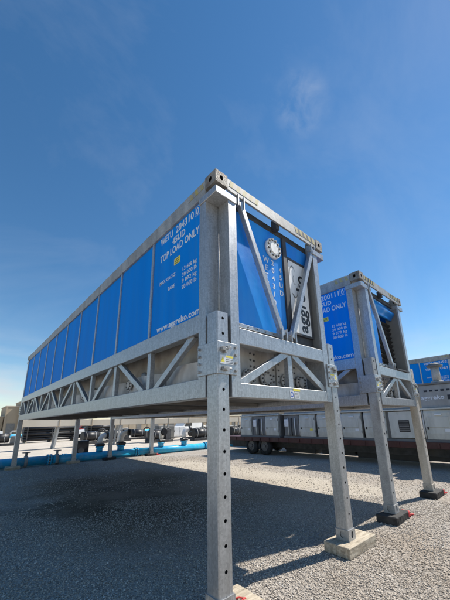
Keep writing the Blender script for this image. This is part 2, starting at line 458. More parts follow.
class MB:
    """collects shapes into one mesh"""

    def __init__(self):
        self.bm = bmesh.new()
        self.mats = []

    def mi(self, m):
        if m not in self.mats:
            self.mats.append(m)
        return self.mats.index(m)

    def _finish(self, geom_faces, m, smooth=False):
        i = self.mi(m)
        for f in geom_faces:
            f.material_index = i
            f.smooth = smooth

    def box(self, x0, x1, y0, y1, z0, z1, m, b=0.006):
        M = Matrix.Translation(((x0 + x1) / 2, (y0 + y1) / 2, (z0 + z1) / 2)) @ Matrix.Diagonal((x1 - x0, y1 - y0, z1 - z0, 1))
        return self.boxm(M, m, b)

    def boxm(self, M, m, b=0.0):
        before = set(self.bm.faces)
        r = bmesh.ops.create_cube(self.bm, size=1.0, matrix=M)
        if b > 0:
            es = list({e_ for v in r['verts'] for e_ in v.link_edges})
            bmesh.ops.bevel(self.bm, geom=es, offset=b, segments=1, affect='EDGES', profile=0.5, clamp_overlap=True)
        nf = [f for f in self.bm.faces if f not in before]
        self._finish(nf, m)
        return self

    def beam(self, p, q, w, d, m, b=0.004, side=(1, 0, 0)):
        p, q = Vector(p), Vector(q)
        ax = (q - p)
        L_ = ax.length
        ax.normalize()
        s = Vector(side)
        s = (s - ax * s.dot(ax)).normalized()
        t = ax.cross(s)
        c = (p + q) / 2
        M = Matrix(((s.x * d, t.x * w, ax.x * L_, c.x), (s.y * d, t.y * w, ax.y * L_, c.y), (s.z * d, t.z * w, ax.z * L_, c.z), (0, 0, 0, 1)))
        return self.boxm(M, m, b)

    def cyl(self, p, q, r, m, seg=16, r2=None, smooth=True, caps=True):
        p, q = Vector(p), Vector(q)
        ax = q - p
        L_ = ax.length
        rot = ax.to_track_quat('Z', 'Y').to_matrix().to_4x4()
        M = Matrix.Translation((p + q) / 2) @ rot
        before = set(self.bm.faces)
        bmesh.ops.create_cone(self.bm, cap_ends=caps, segments=seg, radius1=r, radius2=r if r2 is None else r2, depth=L_, matrix=M)
        nf = [f for f in self.bm.faces if f not in before]
        i = self.mi(m)
        for f in nf:
            f.material_index = i
            f.smooth = smooth and len(f.verts) == 4
        return self

    def prism(self, pts, axis, a0, a1, m):
        """polygon pts (2-D) extruded along axis from a0 to a1"""
        def mk(u, v, a):
            return {'x': (a, u, v), 'y': (u, a, v), 'z': (u, v, a)}[axis]
        v0 = [self.bm.verts.new(mk(u, v, a0)) for u, v in pts]
        v1 = [self.bm.verts.new(mk(u, v, a1)) for u, v in pts]
        k = len(pts)
        fs = [self.bm.faces.new(v0), self.bm.faces.new(v1[::-1])]
        for i in range(k):
            j = (i + 1) % k
            fs.append(self.bm.faces.new((v0[j], v0[i], v1[i], v1[j])))
        self._finish(fs, m)
        bmesh.ops.recalc_face_normals(self.bm, faces=fs)
        return self

    def face(self, pts, m):
        f = self.bm.faces.new([self.bm.verts.new(p) for p in pts])
        self._finish([f], m)
        return self

    def tube(self, pts, radii, m, seg=14, caps=True):
        """smooth tube along a list of points"""
        pts = [Vector(p) for p in pts]
        if not hasattr(radii, '__len__'):
            radii = [radii] * len(pts)
        rings = []
        up = None
        for i, p in enumerate(pts):
            if i == 0:
                t = pts[1] - p
            elif i == len(pts) - 1:
                t = p - pts[i - 1]
            else:
                t = (pts[i + 1] - pts[i - 1])
            t.normalize()
            if up is None:
                a = Vector((0, 0, 1)) if abs(t.z) < 0.9 else Vector((1, 0, 0))
                up = (a - t * a.dot(t)).normalized()
            else:
                up = (up - t * up.dot(t)).normalized()
            s = t.cross(up)
            rings.append([self.bm.verts.new(p + (up * math.cos(k * 2 * math.pi / seg) + s * math.sin(k * 2 * math.pi / seg)) * radii[i]) for k in range(seg)])
        fs = []
        for a, b in zip(rings, rings[1:]):
            for k in range(seg):
                f = self.bm.faces.new((a[k], a[(k + 1) % seg], b[(k + 1) % seg], b[k]))
                f.smooth = True
                fs.append(f)
        if caps:
            fs.append(self.bm.faces.new(rings[0][::-1]))
            fs.append(self.bm.faces.new(rings[-1]))
        i = self.mi(m)
        for f in fs:
            f.material_index = i
        bmesh.ops.recalc_face_normals(self.bm, faces=fs)
        return self

    def holed_quad(self, o, u, v, du, dv, hc, hr, depth, m, mh, seg=10, hr2=None):
        """quad o + [0,du]u + [0,dv]v with a round hole (centre hc, radii hr/hr2), drilled along -(u x v)"""
        o, u, v = Vector(o), Vector(u), Vector(v)
        nrm = u.cross(v)
        hr2 = hr2 or hr
        V = self.bm.verts.new
        P = lambda a, b, d=0: o + u * a + v * b - nrm * d
        corners = [V(P(0, 0)), V(P(du, 0)), V(P(du, dv)), V(P(0, dv))]
        seg = 12
        ang = [math.radians(45) * 0 + 2 * math.pi * k / seg for k in range(seg)]
        inner = [V(P(hc[0] + hr * math.cos(a), hc[1] + hr2 * math.sin(a))) for a in ang]
        deep = [V(P(hc[0] + hr * math.cos(a), hc[1] + hr2 * math.sin(a), depth)) for a in ang]
        fs, hs = [], []
        # corner index for each angular sector
        q = seg // 4
        order = [2, 3, 0, 1]
        for s in range(4):
            c = corners[order[s]]
            for k in range(q):
                a, b = inner[s * q + k], inner[(s * q + k + 1) % seg]
                fs.append(self.bm.faces.new((b, a, c)))
            nxt = corners[order[(s + 1) % 4]]
            fs.append(self.bm.faces.new((inner[((s + 1) * q) % seg], c, nxt)))
        for k in range(seg):
            hs.append(self.bm.faces.new((inner[k], inner[(k + 1) % seg], deep[(k + 1) % seg], deep[k])))
        hs.append(self.bm.faces.new(deep))
        self._finish(fs, m)
        self._finish(hs, mh)
        for f in fs:
            f.normal_update()
            if f.normal.dot(nrm) < 0:
                f.normal_flip()
        return self

    def text(self, s, size, M, m, align='LEFT', ext=0.0008, sx=1.0, bold=0.0):
        cu = bpy.data.curves.new('t', 'FONT')
        cu.body = s
        cu.size = size
        cu.align_x = align
        cu.extrude = ext
        cu.offset = bold
        cu.space_character = 1.05
        cu.resolution_u = 3
        ob = bpy.data.objects.new('t', cu)
        me = bpy.data.meshes.new_from_object(ob)
        me.transform(M @ Matrix.Diagonal((sx, 1, 1, 1)))
        n0 = len(self.bm.faces)
        self.bm.from_mesh(me)
        self.bm.faces.ensure_lookup_table()
        i = self.mi(m)
        for f in self.bm.faces[n0:]:
            f.material_index = i
        bpy.data.objects.remove(ob)
        bpy.data.curves.remove(cu)
        bpy.data.meshes.remove(me)
        return self

    def build(self, name, parent=None, recalc=False):
        if recalc:
            bmesh.ops.recalc_face_normals(self.bm, faces=self.bm.faces[:])
        me = bpy.data.meshes.new(name)
        self.bm.to_mesh(me)
        self.bm.free()
        for mm in self.mats:
            me.materials.append(MATS[mm])
        o = bpy.data.objects.new(name, me)
        C.objects.link(o)
        if parent is not None:
            o.parent = parent
        return o


def tag(o, label, cat, group=None):
    o['label'] = label
    o['category'] = cat
    if group:
        o['group'] = group
    return o


def empty(name, loc, label, cat, group=None, rz=0.0):
    o = bpy.data.objects.new(name, None)
    o.empty_display_size = 0.2
    C.objects.link(o)
    o.location = loc
    o.rotation_euler = (0, 0, rz)
    return tag(o, label, cat, group)


def copy_tree(o, parent=None):
    c = o.copy()
    C.objects.link(c)
    c.parent = parent
    for ch in list(o.children):
        copy_tree(ch, c)
    return c


# ------------------------------------------------------------------ ground
gb = MB()
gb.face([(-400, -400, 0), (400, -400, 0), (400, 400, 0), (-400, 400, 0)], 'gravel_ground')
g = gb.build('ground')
g['kind'] = 'structure'
g['label'] = 'grey gravel yard with brown dusty patches'


def dirt(x, y):
    """0..1, where fine brown dust has buried the stones"""
    d = np.zeros_like(x)
    for cx, cy, rx, ry in ((2.0, 5.2, 2.0, 2.0), (3.4, 7.6, 2.2, 2.2), (0.6, 5.5, 1.6, 1.8), (-1.2, 7.5, 1.4, 2.0), (5.75, 5.5, 1.0, 5.5), (0.2, 2.2, 0.7, 1.0)):
        q = ((x - cx) / rx) ** 2 + ((y - cy) / ry) ** 2
        d = np.maximum(d, np.exp(-q * 1.2))
    wob = 0.5 + 0.25 * np.sin(x * 2.1 + 1.3 * np.sin(y * 1.7)) + 0.25 * np.sin(y * 2.7 + 1.1 * np.sin(x * 2.3 + 1))
    return np.clip(d * (0.5 + wob), 0, 1)


def make_gravel():
    X, Y, S = [], [], []
    for r0, r1, dens, s0, s1 in ((1.2, 4.5, 6500, .003, .0145), (4.5, 8.0, 2600, .0045, .016), (8.0, 17.0, 300, .008, .020)):
        a0, a1 = math.radians(-12), math.radians(100)       # azimuth from +Y towards +X, wider than the view
        n = int((a1 - a0) / 2 * (r1 * r1 - r0 * r0) * dens)
        r = np.sqrt(rng.uniform(r0 * r0, r1 * r1, n))
        a = rng.uniform(a0, a1, n)
        x = CAM.x + r * np.sin(a)
        y = CAM.y + r * np.cos(a)
        keep = rng.uniform(0, 1, n) > 0.9 * dirt(x, y) + 0.12 * np.sin(x * 3.1 + 2 * np.sin(y * .9)) * np.sin(y * 2.3 + np.sin(x * 1.4))
        keep &= ~((x > 9.8) | (y > 13.4))
        x, y = x[keep], y[keep]
        s = s0 + (s1 - s0) * rng.uniform(0, 1, len(x)) ** 3.0
        X.append(x); Y.append(y); S.append(s)
    X, Y, S = np.concatenate(X), np.concatenate(Y), np.concatenate(S)
    n = len(X)
    base = np.array([(1, 0, 0), (0, 1, 0), (-1, 0, 0), (0, -1, 0), (0, 0, 1), (0, 0, -1)], float)
    tri = np.array([(0, 1, 4), (1, 2, 4), (2, 3, 4), (3, 0, 4), (1, 0, 5), (2, 1, 5), (3, 2, 5), (0, 3, 5)])
    P = base[None] * rng.uniform(0.65, 1.3, (n, 6, 3)) + rng.normal(0, 0.22, (n, 6, 3))
    th = rng.uniform(0, 2 * math.pi, n)
    c, s_ = np.cos(th), np.sin(th)
    x = P[:, :, 0] * c[:, None] - P[:, :, 1] * s_[:, None]
    y = P[:, :, 0] * s_[:, None] + P[:, :, 1] * c[:, None]
    z = P[:, :, 2] * 0.7
    V = np.stack([x * S[:, None] + X[:, None], y * S[:, None] + Y[:, None], z * S[:, None] + (S * 0.30)[:, None]], -1).reshape(-1, 3)
    T = (tri[None] + 6 * np.arange(n)[:, None, None]).reshape(-1, 3)
    me = bpy.data.meshes.new('gravel')
    me.vertices.add(len(V))
    me.vertices.foreach_set('co', V.astype(np.float32).ravel())
    me.loops.add(T.size)
    me.loops.foreach_set('vertex_index', T.astype(np.int32).ravel())
    me.polygons.add(len(T))
    me.polygons.foreach_set('loop_start', np.arange(0, T.size, 3, dtype=np.int32))
    me.update(calc_edges=True)
    me.materials.append(MATS['stone'])
    o = bpy.data.objects.new('gravel', me)
    C.objects.link(o)
    o['kind'] = 'stuff'
    tag(o, 'loose crushed grey stones strewn over the yard', 'gravel')
    print('gravel stones', n)


make_gravel()

# ------------------------------------------------------------------ the raised containers
W, L = 2.438, 13.56
HB, HT = 1.98, 4.78
ZR0, ZR1 = 2.72, 2.945       # side middle rail
ZT0 = 4.55                   # underside of the top rail
PITCH = 1.29
FOOT = 0.13                  # height of what the feet stand on
G = 'galvanized'


def mx(sx, x):
    return x if sx == 0 else W - x


def my(sy, y):
    return y if sy == 0 else L - y


def bx(mb, sx, sy, x0, x1, y0, y1, z0, z1, m, b=0.006):
    a, c = sorted((mx(sx, x0), mx(sx, x1)))
    d, e_ = sorted((my(sy, y0), my(sy, y1)))
    mb.box(a, c, d, e_, z0, z1, m, b)


def bolt(mb, p, d, r=0.014, h=0.02, m='galvanized_dull'):
    p, d = Vector(p), Vector(d)
    mb.cyl(p, p + d * h, r, m, seg=6, smooth=False)


def make_leg(root, sx, sy, m=G):
    mb = MB()
    x0, x1 = sorted((mx(sx, 0.0), mx(sx, 0.165)))
    y0, y1 = sorted((my(sy, 0.0), my(sy, 0.165)))
    zb, zt = FOOT + 0.03, 2.90
    c = 0.012
    # walls: back, sides; outer end face carries the pin holes
    yo = y0 if sy == 0 else y1
    yi = y1 if sy == 0 else y0
    ring = [(x0 + c, yo), (x0, yo + (c if sy == 0 else -c)), (x0, yi), (x1, yi), (x1, yo + (c if sy == 0 else -c)), (x1 - c, yo)]
    vb = [mb.bm.verts.new((x, y, zb)) for x, y in ring]
    vt = [mb.bm.verts.new((x, y, zt)) for x, y in ring]
    fs = []
    for i in range(5):
        fs.append(mb.bm.faces.new((vb[i], vb[i + 1], vt[i + 1], vt[i])))
    fs.append(mb.bm.faces.new(vt))
    fs.append(mb.bm.faces.new(vb[::-1]))
    cen = Vector(((x0 + x1) / 2, (y0 + y1) / 2, 1.5))
    for f in fs:
        f.normal_update()
        if f.normal.dot(f.calc_center_median() - cen) < 0:
            f.normal_flip()
    mb._finish(fs, m)
    w = x1 - x0 - 2 * c
    zs = [zb] + [0.352 + 0.2 * k for k in range(13)]
    zs = [z for z in zs if z < zt - 0.1] + [zt]
    for a, b in zip(zs, zs[1:]):
        hc = (w / 2, (b - a) - 0.10) if b < zt else (w / 2, (b - a) / 2)
        if a == zb:
            hc = (w / 2, (b - a) - 0.10)
        if sy == 0:
            mb.holed_quad((x0 + c, yo, a), (1, 0, 0), (0, 0, 1), w, b - a, hc, 0.017, 0.03, m, 'black_plastic')
        else:
            mb.holed_quad((x1 - c, yo, a), (-1, 0, 0), (0, 0, 1), w, b - a, hc, 0.017, 0.03, m, 'black_plastic')
    leg = mb.build('leg', root)
    # corner-casting foot with slotted holes
    fb = MB()
    e_ = 0.012
    fx0, fx1, fy0, fy1 = x0 - e_, x1 + e_, y0 - e_, y1 + e_
    z0, z1 = FOOT, FOOT + 0.135
    hw, hd = fx1 - fx0, fy1 - fy0
    fb.holed_quad((fx0, fy0, z0), (1, 0, 0), (0, 0, 1), hw, z1 - z0, (hw / 2, .07), 0.032, 0.06, m, 'black_plastic', hr2=0.042)
    fb.holed_quad((fx1, fy1, z0), (-1, 0, 0), (0, 0, 1), hw, z1 - z0, (hw / 2, .07), 0.032, 0.06, m, 'black_plastic', hr2=0.042)
    fb.holed_quad((fx0, fy1, z0), (0, -1, 0), (0, 0, 1), hd, z1 - z0, (hd / 2, .07), 0.032, 0.06, m, 'black_plastic', hr2=0.042)
    fb.holed_quad((fx1, fy0, z0), (0, 1, 0), (0, 0, 1), hd, z1 - z0, (hd / 2, .07), 0.032, 0.06, m, 'black_plastic', hr2=0.042)
    fb.face([(fx0, fy0, z1), (fx1, fy0, z1), (fx1, fy1, z1), (fx0, fy1, z1)], m)
    fb.face([(fx0, fy0, z0), (fx0, fy1, z0), (fx1, fy1, z0), (fx1, fy0, z0)], m)
    fb.build('foot', leg)
    return leg


def make_bracket(root, sx, sy):
    mb = MB()
    z0, z1 = 2.21, 2.555
    bx(mb, sx, sy, -0.018, -0.002, -0.018, 0.32, z0, z1, G, 0.003)
    bx(mb, sx, sy, -0.002, 0.27, -0.018, -0.002, z0, z1, G, 0.003)
    bx(mb, sx, sy, 0.168, 0.19, 0.0, 0.19, z0 + 0.01, z1 - 0.01, G, 0.0)
    br = mb.build('bracket', root)
    bb = MB()
    dx = -1 if sx == 0 else 1
    dy = -1 if sy == 0 else 1
    for k in range(4):
        z = z0 + 0.045 + k * 0.085
        bolt(bb, (mx(sx, -0.018), my(sy, 0.285), z), (dx, 0, 0), 0.016, 0.022)
        bolt(bb, (mx(sx, 0.243), my(sy, -0.018), z), (0, dy, 0), 0.016, 0.022)
    for x, z, r in ((0.055, 2.475, 0.026), (0.125, 2.495, 0.022), (0.085, 2.445, 0.018), (0.10, 2.262, 0.026), (0.06, 2.275, 0.016)):
        bolt(bb, (mx(sx, x), my(sy, -0.018), z), (0, dy, 0), r, 0.035)
    a, b = Vector((mx(sx, 0.03), my(sy, -0.04), 2.46)), Vector((mx(sx, 0.16), my(sy, -0.04), 2.50))
    bb.cyl(a, b, 0.012, 'galvanized_dull', seg=8)
    a, b = Vector((mx(sx, 0.04), my(sy, -0.04), 2.255)), Vector((mx(sx, 0.16), my(sy, -0.04), 2.27))
    bb.cyl(a, b, 0.012, 'galvanized_dull', seg=8)
    bb.build('bolts', br)['kind'] = 'stuff'
    if sy == 0:
        lb = MB()
        bx(lb, sx, sy, 0.025, 0.205, -0.0215, -0.0185, 2.315, 2.405, 'white_paint', 0)
        bx(lb, sx, sy, 0.10, 0.205, -0.0225, -0.0218, 2.385, 2.405, 'sticker_yellow', 0)
        y = -0.0225
        lb.prism([(mx(sx, .03), 2.335), (mx(sx, .085), 2.335), (mx(sx, .0575), 2.392)], 'y', y, y + .0007, 'sticker_yellow')
        for k in range(3):
            bx(lb, sx, sy, 0.105, 0.195, -0.0225, -0.0218, 2.325 + k * .018, 2.331 + k * .018, 'machine_dark', 0)
        lb.build('warning_label', br)
    return br


def make_post(root, sx, sy):
    mb = MB()
    pts = [(0, .2), (0, .33), (.33, .33), (.33, 0), (.2, 0), (.2, .2)]
    pts = [(mx(sx, x), my(sy, y)) for x, y in pts]
    mb.prism(pts, 'z', HB + .003, 4.443, G)
    # rounded weld bead down the inside corner and a pressed rib on each notch wall
    mb.cyl((mx(sx, .196), my(sy, .196), 2.3), (mx(sx, .196), my(sy, .196), 4.43), 0.012, G, seg=8)
    post = mb.build('corner_post', root)
    cb = MB()
    bx(cb, sx, sy, -.012, .338, -.012, .338, 4.445, 4.545, G, 0.006)
    cb.build('cap_plate', post)
    # top corner casting with slots
    kb = MB()
    x0, x1 = sorted((mx(sx, -.006), mx(sx, .19)))
    y0, y1 = sorted((my(sy, -.006), my(sy, .21)))
    z0, z1 = 4.615, 4.795
    w, d, h = x1 - x0, y1 - y0, z1 - z0
    cm = 'casting_steel'
    kb.holed_quad((x0, y0, z0), (1, 0, 0), (0, 0, 1), w, h, (w / 2, h / 2), .028, .08, cm, 'black_plastic', hr2=.04)
    kb.holed_quad((x1, y1, z0), (-1, 0, 0), (0, 0, 1), w, h, (w / 2, h / 2), .028, .08, cm, 'black_plastic', hr2=.04)
    kb.holed_quad((x0, y1, z0), (0, -1, 0), (0, 0, 1), d, h, (d / 2, h / 2), .028, .08, cm, 'black_plastic', hr2=.04)
    kb.holed_quad((x1, y0, z0), (0, 1, 0), (0, 0, 1), d, h, (d / 2, h / 2), .028, .08, cm, 'black_plastic', hr2=.04)
    kb.holed_quad((x0, y0, z1), (1, 0, 0), (0, 1, 0), w, d, (w / 2, d / 2), .03, .08, cm, 'black_plastic', hr2=.06)
    kb.face([(x0, y0, z0), (x0, y1, z0), (x1, y1, z0), (x1, y0, z0)], cm)
    kb.build('corner_casting', post)
    return post


def hazard(root, sx, sy):
    """weathered yellow and black height marking on the top rail"""
    mb = MB()
    for k in range(9):
        m = 'yellow_paint' if k % 2 == 0 else 'letter_black'
        x = .22 + k * .06
        o = 0.03
        y = my(sy, -.003)
        mb.prism([(mx(sx, x), 4.665), (mx(sx, x + .06), 4.665), (mx(sx, x + .06 + o), 4.76), (mx(sx, x + o), 4.76)], 'y', y, my(sy, -.001), m)
    mb.build('hazard_stripe', root)
    mb = MB()
    for k in range(6):
        m = 'yellow_paint' if k % 2 == 0 else 'galvanized_dull'
        y = .24 + k * .06
        o = 0.03
        x = mx(sx, -.003)
        mb.prism([(my(sy, y), 4.665), (my(sy, y + .06), 4.665), (my(sy, y + .06 + o), 4.76), (my(sy, y + o), 4.76)], 'x', x, mx(sx, -.001), m)
    mb.build('hazard_stripe', root)


def flange(mb, c, d, r, t, m='flange_white', mb_bolt='bolt_dark', nb=12):
    c, d = Vector(c), Vector(d)
    mb.cyl(c, c + d * t, r, m, seg=28)
    mb.cyl(c + d * t, c + d * (t + .012), r * .55, m, seg=24)
    a = Vector((0, 0, 1)) if abs(d.z) < .9 else Vector((1, 0, 0))
    s = d.cross(a)
    for k in range(nb):
        th = 2 * math.pi * (k + .5) / nb
        p = c + (a * math.cos(th) + s * math.sin(th)) * r * .82 + d * t
        mb.cyl(p, p + d * .022, r * .105, mb_bolt, seg=6, smooth=False)


def build_container(loc, label, cat='container', group='raised blue containers'):
    root = empty('raised_container', loc, label, cat, group)
    for sx in (0, 1):
        for sy in (0, 1):
            make_leg(root, sx, sy)
            make_bracket(root, sx, sy)
            make_post(root, sx, sy)
            hazard(root, sx, sy)
    div = [.33 + PITCH * i for i in range(11)]
    for sx in (0, 1):
        mb = MB(); bx(mb, sx, 0, 0, .14, .332, L - .332, HB, 2.19, G); mb.build('bottom_rail', root)
        mb = MB(); bx(mb, sx, 0, 0, .12, .332, L - .332, ZR0, ZR1, G); mb.build('middle_rail', root)
        mb = MB(); bx(mb, sx, 0, 0, .12, .212, L - .212, ZT0, HT, 'galvanized_dull')
        bx(mb, sx, 0, .02, .10, .3, L - .3, HT + .001, HT + .02, 'galvanized_dull', 0.003)
        mb.build('top_rail', root)
        dx = -1 if sx == 0 else 1
        for i in range(10):
            a, b = div[i], div[i + 1]
            mb = MB(); bx(mb, sx, 0, .035, .06, a + (.004 if i == 0 else .026), b - (.004 if i == 9 else .026), ZR1 + .002, ZT0 - .002, 'blue_sheet', .002)
            p = mb.build('side_panel', root)
        for i in range(1, 10):
            mb = MB(); bx(mb, sx, 0, .012, .09, div[i] - .025, div[i] + .025, ZR1 + .002, ZT0 - .002, G, .003); mb.build('panel_divider', root)
        for i in range(1, 10):
            mb = MB(); bx(mb, sx, 0, .03, .10, div[i] - .045 - .03, div[i] + .045 - .03, 2.192, ZR0 - .002, G, .004); mb.build('truss_post', root)
        for i in range(10):
            a, b = div[i], div[i + 1]
            if i % 2 == 0:
                p, q = (a + .16, ZR0 + .02), (b - .20, 2.17)
            else:
                p, q = (a + .14, 2.17), (b - .16, ZR0 + .02)
            mb = MB(); mb.beam((mx(sx, .066), p[0], p[1]), (mx(sx, .066), q[0], q[1]), .085, .066, G, .004, side=(1, 0, 0)); mb.build('truss_diagonal', root)
    for sy in (0, 1):
        mb = MB(); bx(mb, 0, sy, .332, W - .332, 0, .14, HB, 2.135, G); mb.build('end_bottom_rail', root)
        mb = MB(); bx(mb, 0, sy, .332, W - .332, 0.0, .13, 2.58, 2.765, G); mb.build('end_middle_rail', root)
        mb = MB(); bx(mb, 0, sy, .192, W - .192, 0, .03, 4.60, 4.775, 'galvanized_dull', .004); bx(mb, 0, sy, .192, W - .192, .031, .1, 4.745, 4.775, 'galvanized_tan', .003); mb.build('end_top_rail', root)
        mb = MB(); bx(mb, 0, sy, 1.24, 1.33, .03, .10, 2.137, 2.578, G, .004); mb.build('truss_post', root)
        for s in (-1, 1):
            xs = (1.24, .33) if s < 0 else (1.36, 2.17)
            mb = MB(); mb.beam((xs[0], my(sy, .062), 2.60), (xs[1], my(sy, .062), 2.12), .09, .07, G, .004, side=(0, 1, 0)); mb.build('truss_diagonal', root)
        # inside face behind the lower truss: plates with bolt rows and blind flanges
        d = -1 if sy == 0 else 1
        for k, (x0, x1) in enumerate(((.36, .84), (.85, 1.32), (1.33, 1.72), (1.73, 2.09))):
            mb = MB()
            bx(mb, 0, sy, x0, x1, .30 + .02 * (k % 2), .345, 2.09, 2.84, 'basin_grey', .004)
            bw = mb.build('bulkhead_plate', root)
            mb = MB()
            for xx in (x0 + .04, x1 - .04):
                for q in range(6):
                    bolt(mb, (xx, my(sy, .30 + .02 * (k % 2)), 2.16 + q * .085), (0, d, 0), .014, .014, 'bolt_dark')
            mb.build('bolts', bw)['kind'] = 'stuff'
            x = (.74, 1.07, 1.50, 1.86)[k]
            fb = MB(); flange(fb, (x, my(sy, .296), 2.27), (0, d, 0), .105, .03, 'basin_grey', nb=10); fb.build('blind_flange', bw)
        mb = MB()
        bx(mb, 0, sy, .332, W - .332, .125, .17, 4.49, 4.60, 'dark_steel', .004)
        mb.build('header_beam', root)
        mb = MB(); bx(mb, 0, sy, 1.20, 1.28, .031, .13, 4.53, 4.70, 'dark_steel', .003); mb.build('spacer', root)
    # basin inside the truss zone: dirty belly with ribs, tan upper wall
    for sx in (0, 1):
        mb = MB()
        bx(mb, sx, 0, .34, .38, .4, L - .4, 2.47, 2.93, 'basin_tan', 0)
        mb.build('basin_wall', root)
        for i in range(10):
            a, b = div[i] + .03, div[i + 1] - .03
            pts = [(mx(sx, .45), a)]
            for q in range(13):
                t_ = q / 12
                pts.append((mx(sx, .33 - .15 * math.sin(math.pi * t_) ** .7), a + (b - a) * t_))
            pts.append((mx(sx, .45), b))
            mb = MB(); mb.prism(pts, 'z', 2.09, 2.46, 'basin_grey')
            mb.build('basin_belly', root)
        for i in range(0, 10, 2):
            a = div[i]
            mb = MB()
            y = a + PITCH * 1.35
            mb.tube([(mx(sx, .24), y, 2.10), (mx(sx, .22), y, 2.30), (mx(sx, .24), y + .05, 2.42), (mx(sx, .30), y + .2, 2.50)], .06, 'basin_grey', seg=12)
            flange(mb, (mx(sx, .17), a + PITCH * 1.7, 2.36), (-1 if sx == 0 else 1, 0, 0), .09, .025, 'basin_grey', nb=8)
            mb.build('drain_pipe', root)
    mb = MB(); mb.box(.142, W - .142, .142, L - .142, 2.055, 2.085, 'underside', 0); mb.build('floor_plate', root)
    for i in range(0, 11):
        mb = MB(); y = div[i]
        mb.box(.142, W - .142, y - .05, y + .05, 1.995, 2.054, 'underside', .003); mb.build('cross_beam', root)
    mb = MB(); mb.box(.125, W - .125, .45, L - .45, 4.56, 4.585, 'galvanized_dull', 0); mb.build('roof_panel', root)
    return root


def side_M(x, y, z):
    """text frame on a wall facing -X: reads towards -Y"""
    return Matrix(((0, 0, -1, x), (-1, 0, 0, y), (0, 1, 0, z), (0, 0, 0, 1)))


def end_M(x, y, z, rot=0.0):
    m = Matrix(((1, 0, 0, x), (0, 0, -1, y), (0, 1, 0, z), (0, 0, 0, 1)))
    return m @ Matrix.Rotation(rot, 4, 'Z')


def side_lettering(root, panel, number, check):
    x = .0335
    t = 'letter_white'

    def fit(s, y0, y1, z, h, bold=0.0):
        # cap height of the font is about .73 of its size
        size = h / .72
        cu = bpy.data.curves.new('t', 'FONT'); cu.body = s; cu.size = size; cu.space_character = 1.05
        ob = bpy.data.objects.new('t', cu)
        me = bpy.data.meshes.new_from_object(ob)
        xs = [v.co.x for v in me.vertices]
        w = max(xs)
        bpy.data.meshes.remove(me); bpy.data.objects.remove(ob); bpy.data.curves.remove(cu)
        mb = MB()
        mb.text(s, size, side_M(x, y0, z), t, sx=abs(y0 - y1) / w, bold=bold)
        mb.build('lettering', panel)['kind'] = 'stuff'
    fit('WETU', 1.405, 1.05, 4.405, .118, .003)
    fit(number, .965, .515, 4.400, .118, .003)
    fit(check, .455, .40, 4.400, .115, .003)
    mb = MB()
    for a, b, c, d in ((.48, .485, 4.385, 4.53), (.37, .375, 4.385, 4.53), (.37, .485, 4.385, 4.39), (.37, .485, 4.525, 4.53)):
        mb.box(x - .0008, x + .0008, a, b, c, d, t, 0)
    mb.build('check_digit_box', panel)
    fit('45UD', 1.05, .72, 4.255, .105, .003)
    fit('TOP LOAD ONLY', 1.395, .385, 4.10, .115, .003)
    fit('MAX GROSS', 1.385, .945, 3.715, .055, .001)
    fit('TARE', 1.14, .955, 3.545, .055, .001)
    for k, s in enumerate(('13 608 kg', '30 000 lb', '9 072 kg', '20 000 lb')):
        fit(s, .77, .435, 3.705 - k * .088, .058, .001)
    fit('www.aggreko.com', 1.405, .365, 2.985, .085, .003)
    sb = MB()
    sb.box(x - .001, x + .001, .83, .985, 3.885, 3.985, 'sticker_yellow', 0)
    for k in range(3):
        sb.box(x - .002, x - .0012, .86, .955, 3.90 + k * .027, 3.909 + k * .027, 'letter_black', 0)
    sb.build('sticker', panel)


def first_panel(root):
    for ch in root.children:
        if ch.name.startswith('side_panel') and min(v.co.y for v in ch.data.vertices) < .5 and min(v.co.x for v in ch.data.vertices) < .5:
            return ch


def brace(root, p, q):
    mb = MB()
    mb.beam((p[0], .035, p[1]), (q[0], .035, q[1]), .075, .07, G, .005, side=(0, 1, 0))
    o = mb.build('end_brace', root)
    for x, z in (p, q):
        lb = MB()
        s = 1 if z < 3.5 else -1
        lb.box(x - .06, x - .042, -.012, .09, z - (.06 if s > 0 else .09), z + .09, G, .003)
        lb.box(x + .042, x + .06, -.012, .09, z - (.06 if s > 0 else .09), z + .09, G, .003)
        lb.cyl((x - .075, .02, z + .03 * s), (x + .075, .02, z + .03 * s), .016, 'galvanized_dull', seg=10)
        lb.build('pin_lug', o)


def rivet_flange(root, x0, x1, y, z0, z1):
    mb = MB()
    mb.box(x0, x1, y - .05, y - .012, z0, z1, G, .003)
    k = x0 + .06
    while k < x1:
        bolt(mb, (k, y - .05, (z0 + z1) / 2), (0, -1, 0), .009, .008, 'bolt_dark')
        k += .16
    mb.build('panel_ledge', root)


def end_common(root, post=True):
    if post:
        mb = MB(); mb.box(1.405, 1.495, .09, .19, 2.78, 4.488, 'dark_steel', .004); mb.build('centre_post', root)
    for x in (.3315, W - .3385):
        mb = MB(); mb.box(x, x + .007, .035, .328, 2.775, 4.44, 'machine_dark', .002); mb.build('post_shade_strip', root)  # dark plate painting shade onto the inner face of each post
    # dark lining behind the end panels
    mb = MB(); mb.box(.335, W - .335, .50, .52, 2.86, 4.55, 'black_plastic', 0); mb.build('inner_lining', root)


